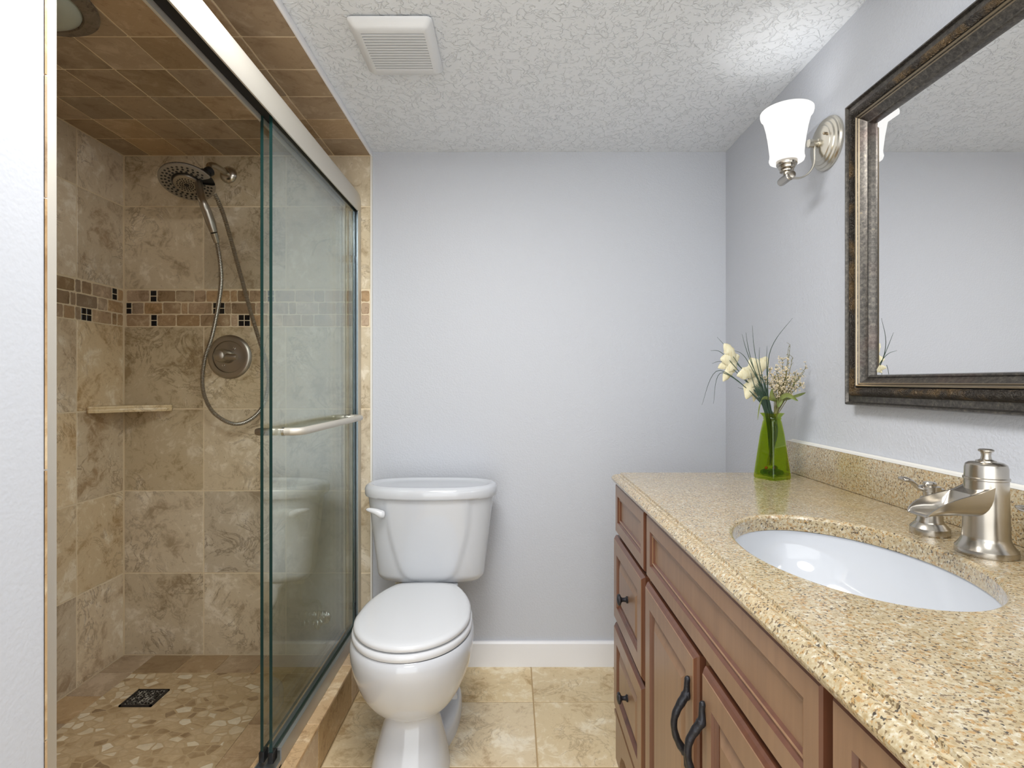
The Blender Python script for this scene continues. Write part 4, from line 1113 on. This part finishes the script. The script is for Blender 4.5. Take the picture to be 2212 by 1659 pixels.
for base in [at(1592, 785, 1.6), at(1640, 808, 1.57)]:
    b = MB(); b.tube(spline([(VX - 0.004, VY, z0 + 0.04), tuple(NECK + Vector((-0.006, 0, 0))), tuple((NECK + base) / 2 + Vector((0.004, 0, 0.012))), tuple(base)], 8), 0.0016, 8)
    b.build('stem', M['stem'], sp)
def flower(base, tips, Y):
    mbs = MB()
    for px, py, dy, w in tips:
        tip = at(px, py, Y + dy)
        mid = (base + tip) / 2 + Vector((0, -0.008, 0.006))
        pts = spline([base, mid, tip], 7)
        n = len(pts)
        d = (tip - base).normalized()
        side = d.cross(Vector((0, -1, 0.15))).normalized()
        ribbon(mbs, pts, [max(0.0008, w * interp([(0, 0.12), (0.2, 0.65), (0.45, 1.15), (0.65, 1.2), (0.85, 0.62), (1, 0.03)], i / (n - 1))) for i in range(n)], side, 0.45, ragged=0.16)
    mbs.build('lily_bloom', M['petal'], sp, smooth=45)
flower(at(1591, 784, 1.6), [(1564, 742, -0.01, 0.013), (1583, 762, 0.01, 0.012), (1556, 776, -0.012, 0.014), (1575, 803, -0.015, 0.013), (1551, 795, 0.0, 0.012), (1562, 824, -0.01, 0.011)], 1.6)
flower(at(1640, 808, 1.57), [(1620, 772, 0.01, 0.015), (1657, 770, 0.015, 0.013), (1592, 812, -0.03, 0.014), (1600, 800, 0.01, 0.011), (1612, 862, -0.015, 0.017), (1628, 868, 0.0, 0.010)], 1.57)
for k, (px, py, Y, bx, by) in enumerate([(1625, 703, 1.56, 1632, 770), (1611, 718, 1.50, 1622, 775), (1712, 687, 1.42, 1662, 765), (1657, 747, 1.55, 1656, 790), (1641, 750, 1.53, 1642, 790), (1549, 728, 1.63, 1585, 772), (1535, 757, 1.63, 1570, 772),
                                          (1516, 875, 1.63, 1556, 800), (1541, 872, 1.63, 1562, 805), (1594, 837, 1.63, 1625, 850), (1586, 757, 1.52, 1615, 780), (1603, 722, 1.55, 1618, 772), (1538, 785, 1.63, 1575, 790)]):
    tip = at(px, py, Y); mid = at(bx, by, lerp(VY, Y, 0.6))
    b = MB(); b.tube(spline([(VX - 0.006 + 0.001 * (k % 5), VY - 0.004 + 0.002 * (k % 4), z0 + 0.06), tuple(NECK + Vector((-0.012 + 0.002 * k * 0.7, -0.006 + 0.003 * (k % 4), 0.0))), tuple(mid), tuple(tip)], 8),
                     [interp([(0, 0.0012), (0.4, 0.0014), (1, 0.0003)], i / 24) for i in range(25)], 6)
    b.build('grass_blade', M['stem'], sp)
for k in range(9):
    b = MB(); px = 1620 + k * 4.0; py = 800 + (k * 37) % 40
    b.tube(spline([(VX - 0.004, VY + 0.003, z0 + 0.05), tuple(NECK + Vector((-0.014 + 0.0016 * k, 0.008 - 0.001 * k, 0))), tuple(at(lerp(1662, px, 0.7), 842, VY)), tuple(at(px, py, VY + 0.02 - 0.003 * k))], 6), [interp([(0, 0.0014), (0.5, 0.0019), (1, 0.0004)], i / 18) for i in range(19)], 6)
    b.build('grass_blade', M['stem'], sp)

sb = thing('babys_breath_sprig', 'dried cream blossom sprig with olive leaves at the right of the green vase', 'flowers', tuple(NECK + Vector((0.008, 0, 0))))
tw = MB(); buds = []
ends = [(1703, 752), (1707, 745), (1712, 772), (1742, 792), (1738, 802), (1732, 830), (1690, 775), (1675, 795), (1660, 800), (1645, 812), (1700, 800), (1718, 808), (1690, 818), (1672, 815), (1725, 815), (1680, 830), (1655, 822), (1708, 825)]
for k, (px, py) in enumerate(ends):
    Y = VY + 0.03 * sin(k * 2.4)
    tip = at(px, py, Y); m1 = at(lerp(1690, px, 0.45), lerp(868, py, 0.45), lerp(VY, Y, 0.5))
    path = spline([tuple(NECK + Vector((0.004 + 0.001 * (k % 6), -0.004 + 0.0015 * (k % 5), -0.002))), tuple(m1), tuple(tip)], 7)
    tw.tube(path, [lerp(0.0013, 0.0005, i / 14) for i in range(15)], 6)
    for i in range(6, 15):
        for q in range(3 if k > 4 else 1):
            d = Vector((random.uniform(-1, 1), random.uniform(-1, 1), random.uniform(-0.3, 1))).normalized() * random.uniform(0.006, 0.014)
            e = path[i] + d
            tw.tube([path[i], path[i] + d * 0.6 + Vector((0, 0, 0.001)), e], [0.0006, 0.0005, 0.0003], 5)
            if not (k < 3 and i > 10): buds.append(e)
tw.build('twigs', M['twig'], sb)
b = MB()
for e in buds:
    for q in range(4):
        b.ball(e + Vector((random.uniform(-1, 1), random.uniform(-1, 1), random.uniform(-1, 1))) * 0.0028, random.uniform(0.0009, 0.0018), 6, 4)
o = b.build('blossoms', M['bud'], sb); o['kind'] = 'stuff'
for px, py, cx_, cy_, w, Y in [(1637, 907, 1648, 862, 0.0055, 1.50), (1724, 866, 1700, 853, 0.0065, 1.49), (1740, 848, 1718, 855, 0.0055, 1.53), (1716, 816, 1706, 845, 0.0075, 1.55), (1668, 840, 1668, 858, 0.006, 1.51), (1680, 880, 1684, 866, 0.008, 1.52), (1692, 826, 1688, 850, 0.006, 1.55)]:
    st = at(1678, 868, VY); tip = at(px, py, Y); md = at(cx_, cy_, (Y + VY) / 2)
    p = spline([tuple(st), tuple(md), tuple(tip)], 7); n = len(p)
    b = MB(); ribbon(b, p, [max(0.0004, w * sin(pi * min(0.98, max(0.05, i / (n - 1)))) ** 0.8) for i in range(n)], (0.2, -0.5, 0.85) if abs(px - 1690) > 25 else (1, 0, 0.2), 0.3)
    b.build('leaf', M['leaf'], sb, smooth=60)
for k in range(6):
    b = MB(); b.tube(spline([(VX + 0.004 - 0.003 * k, VY + 0.004 * (k % 3), z0 + 0.035), (VX + 0.006 - 0.002 * k, VY, z0 + 0.1), tuple(NECK + Vector((0.012 - 0.002 * k, 0.004 * (k % 3) - 0.004, 0))), tuple(at(1672 + 6 * k, 850, VY))], 6), 0.0013 + 0.0006 * (k == 2), 6)
    b.build('stem', M['twig'], sb)
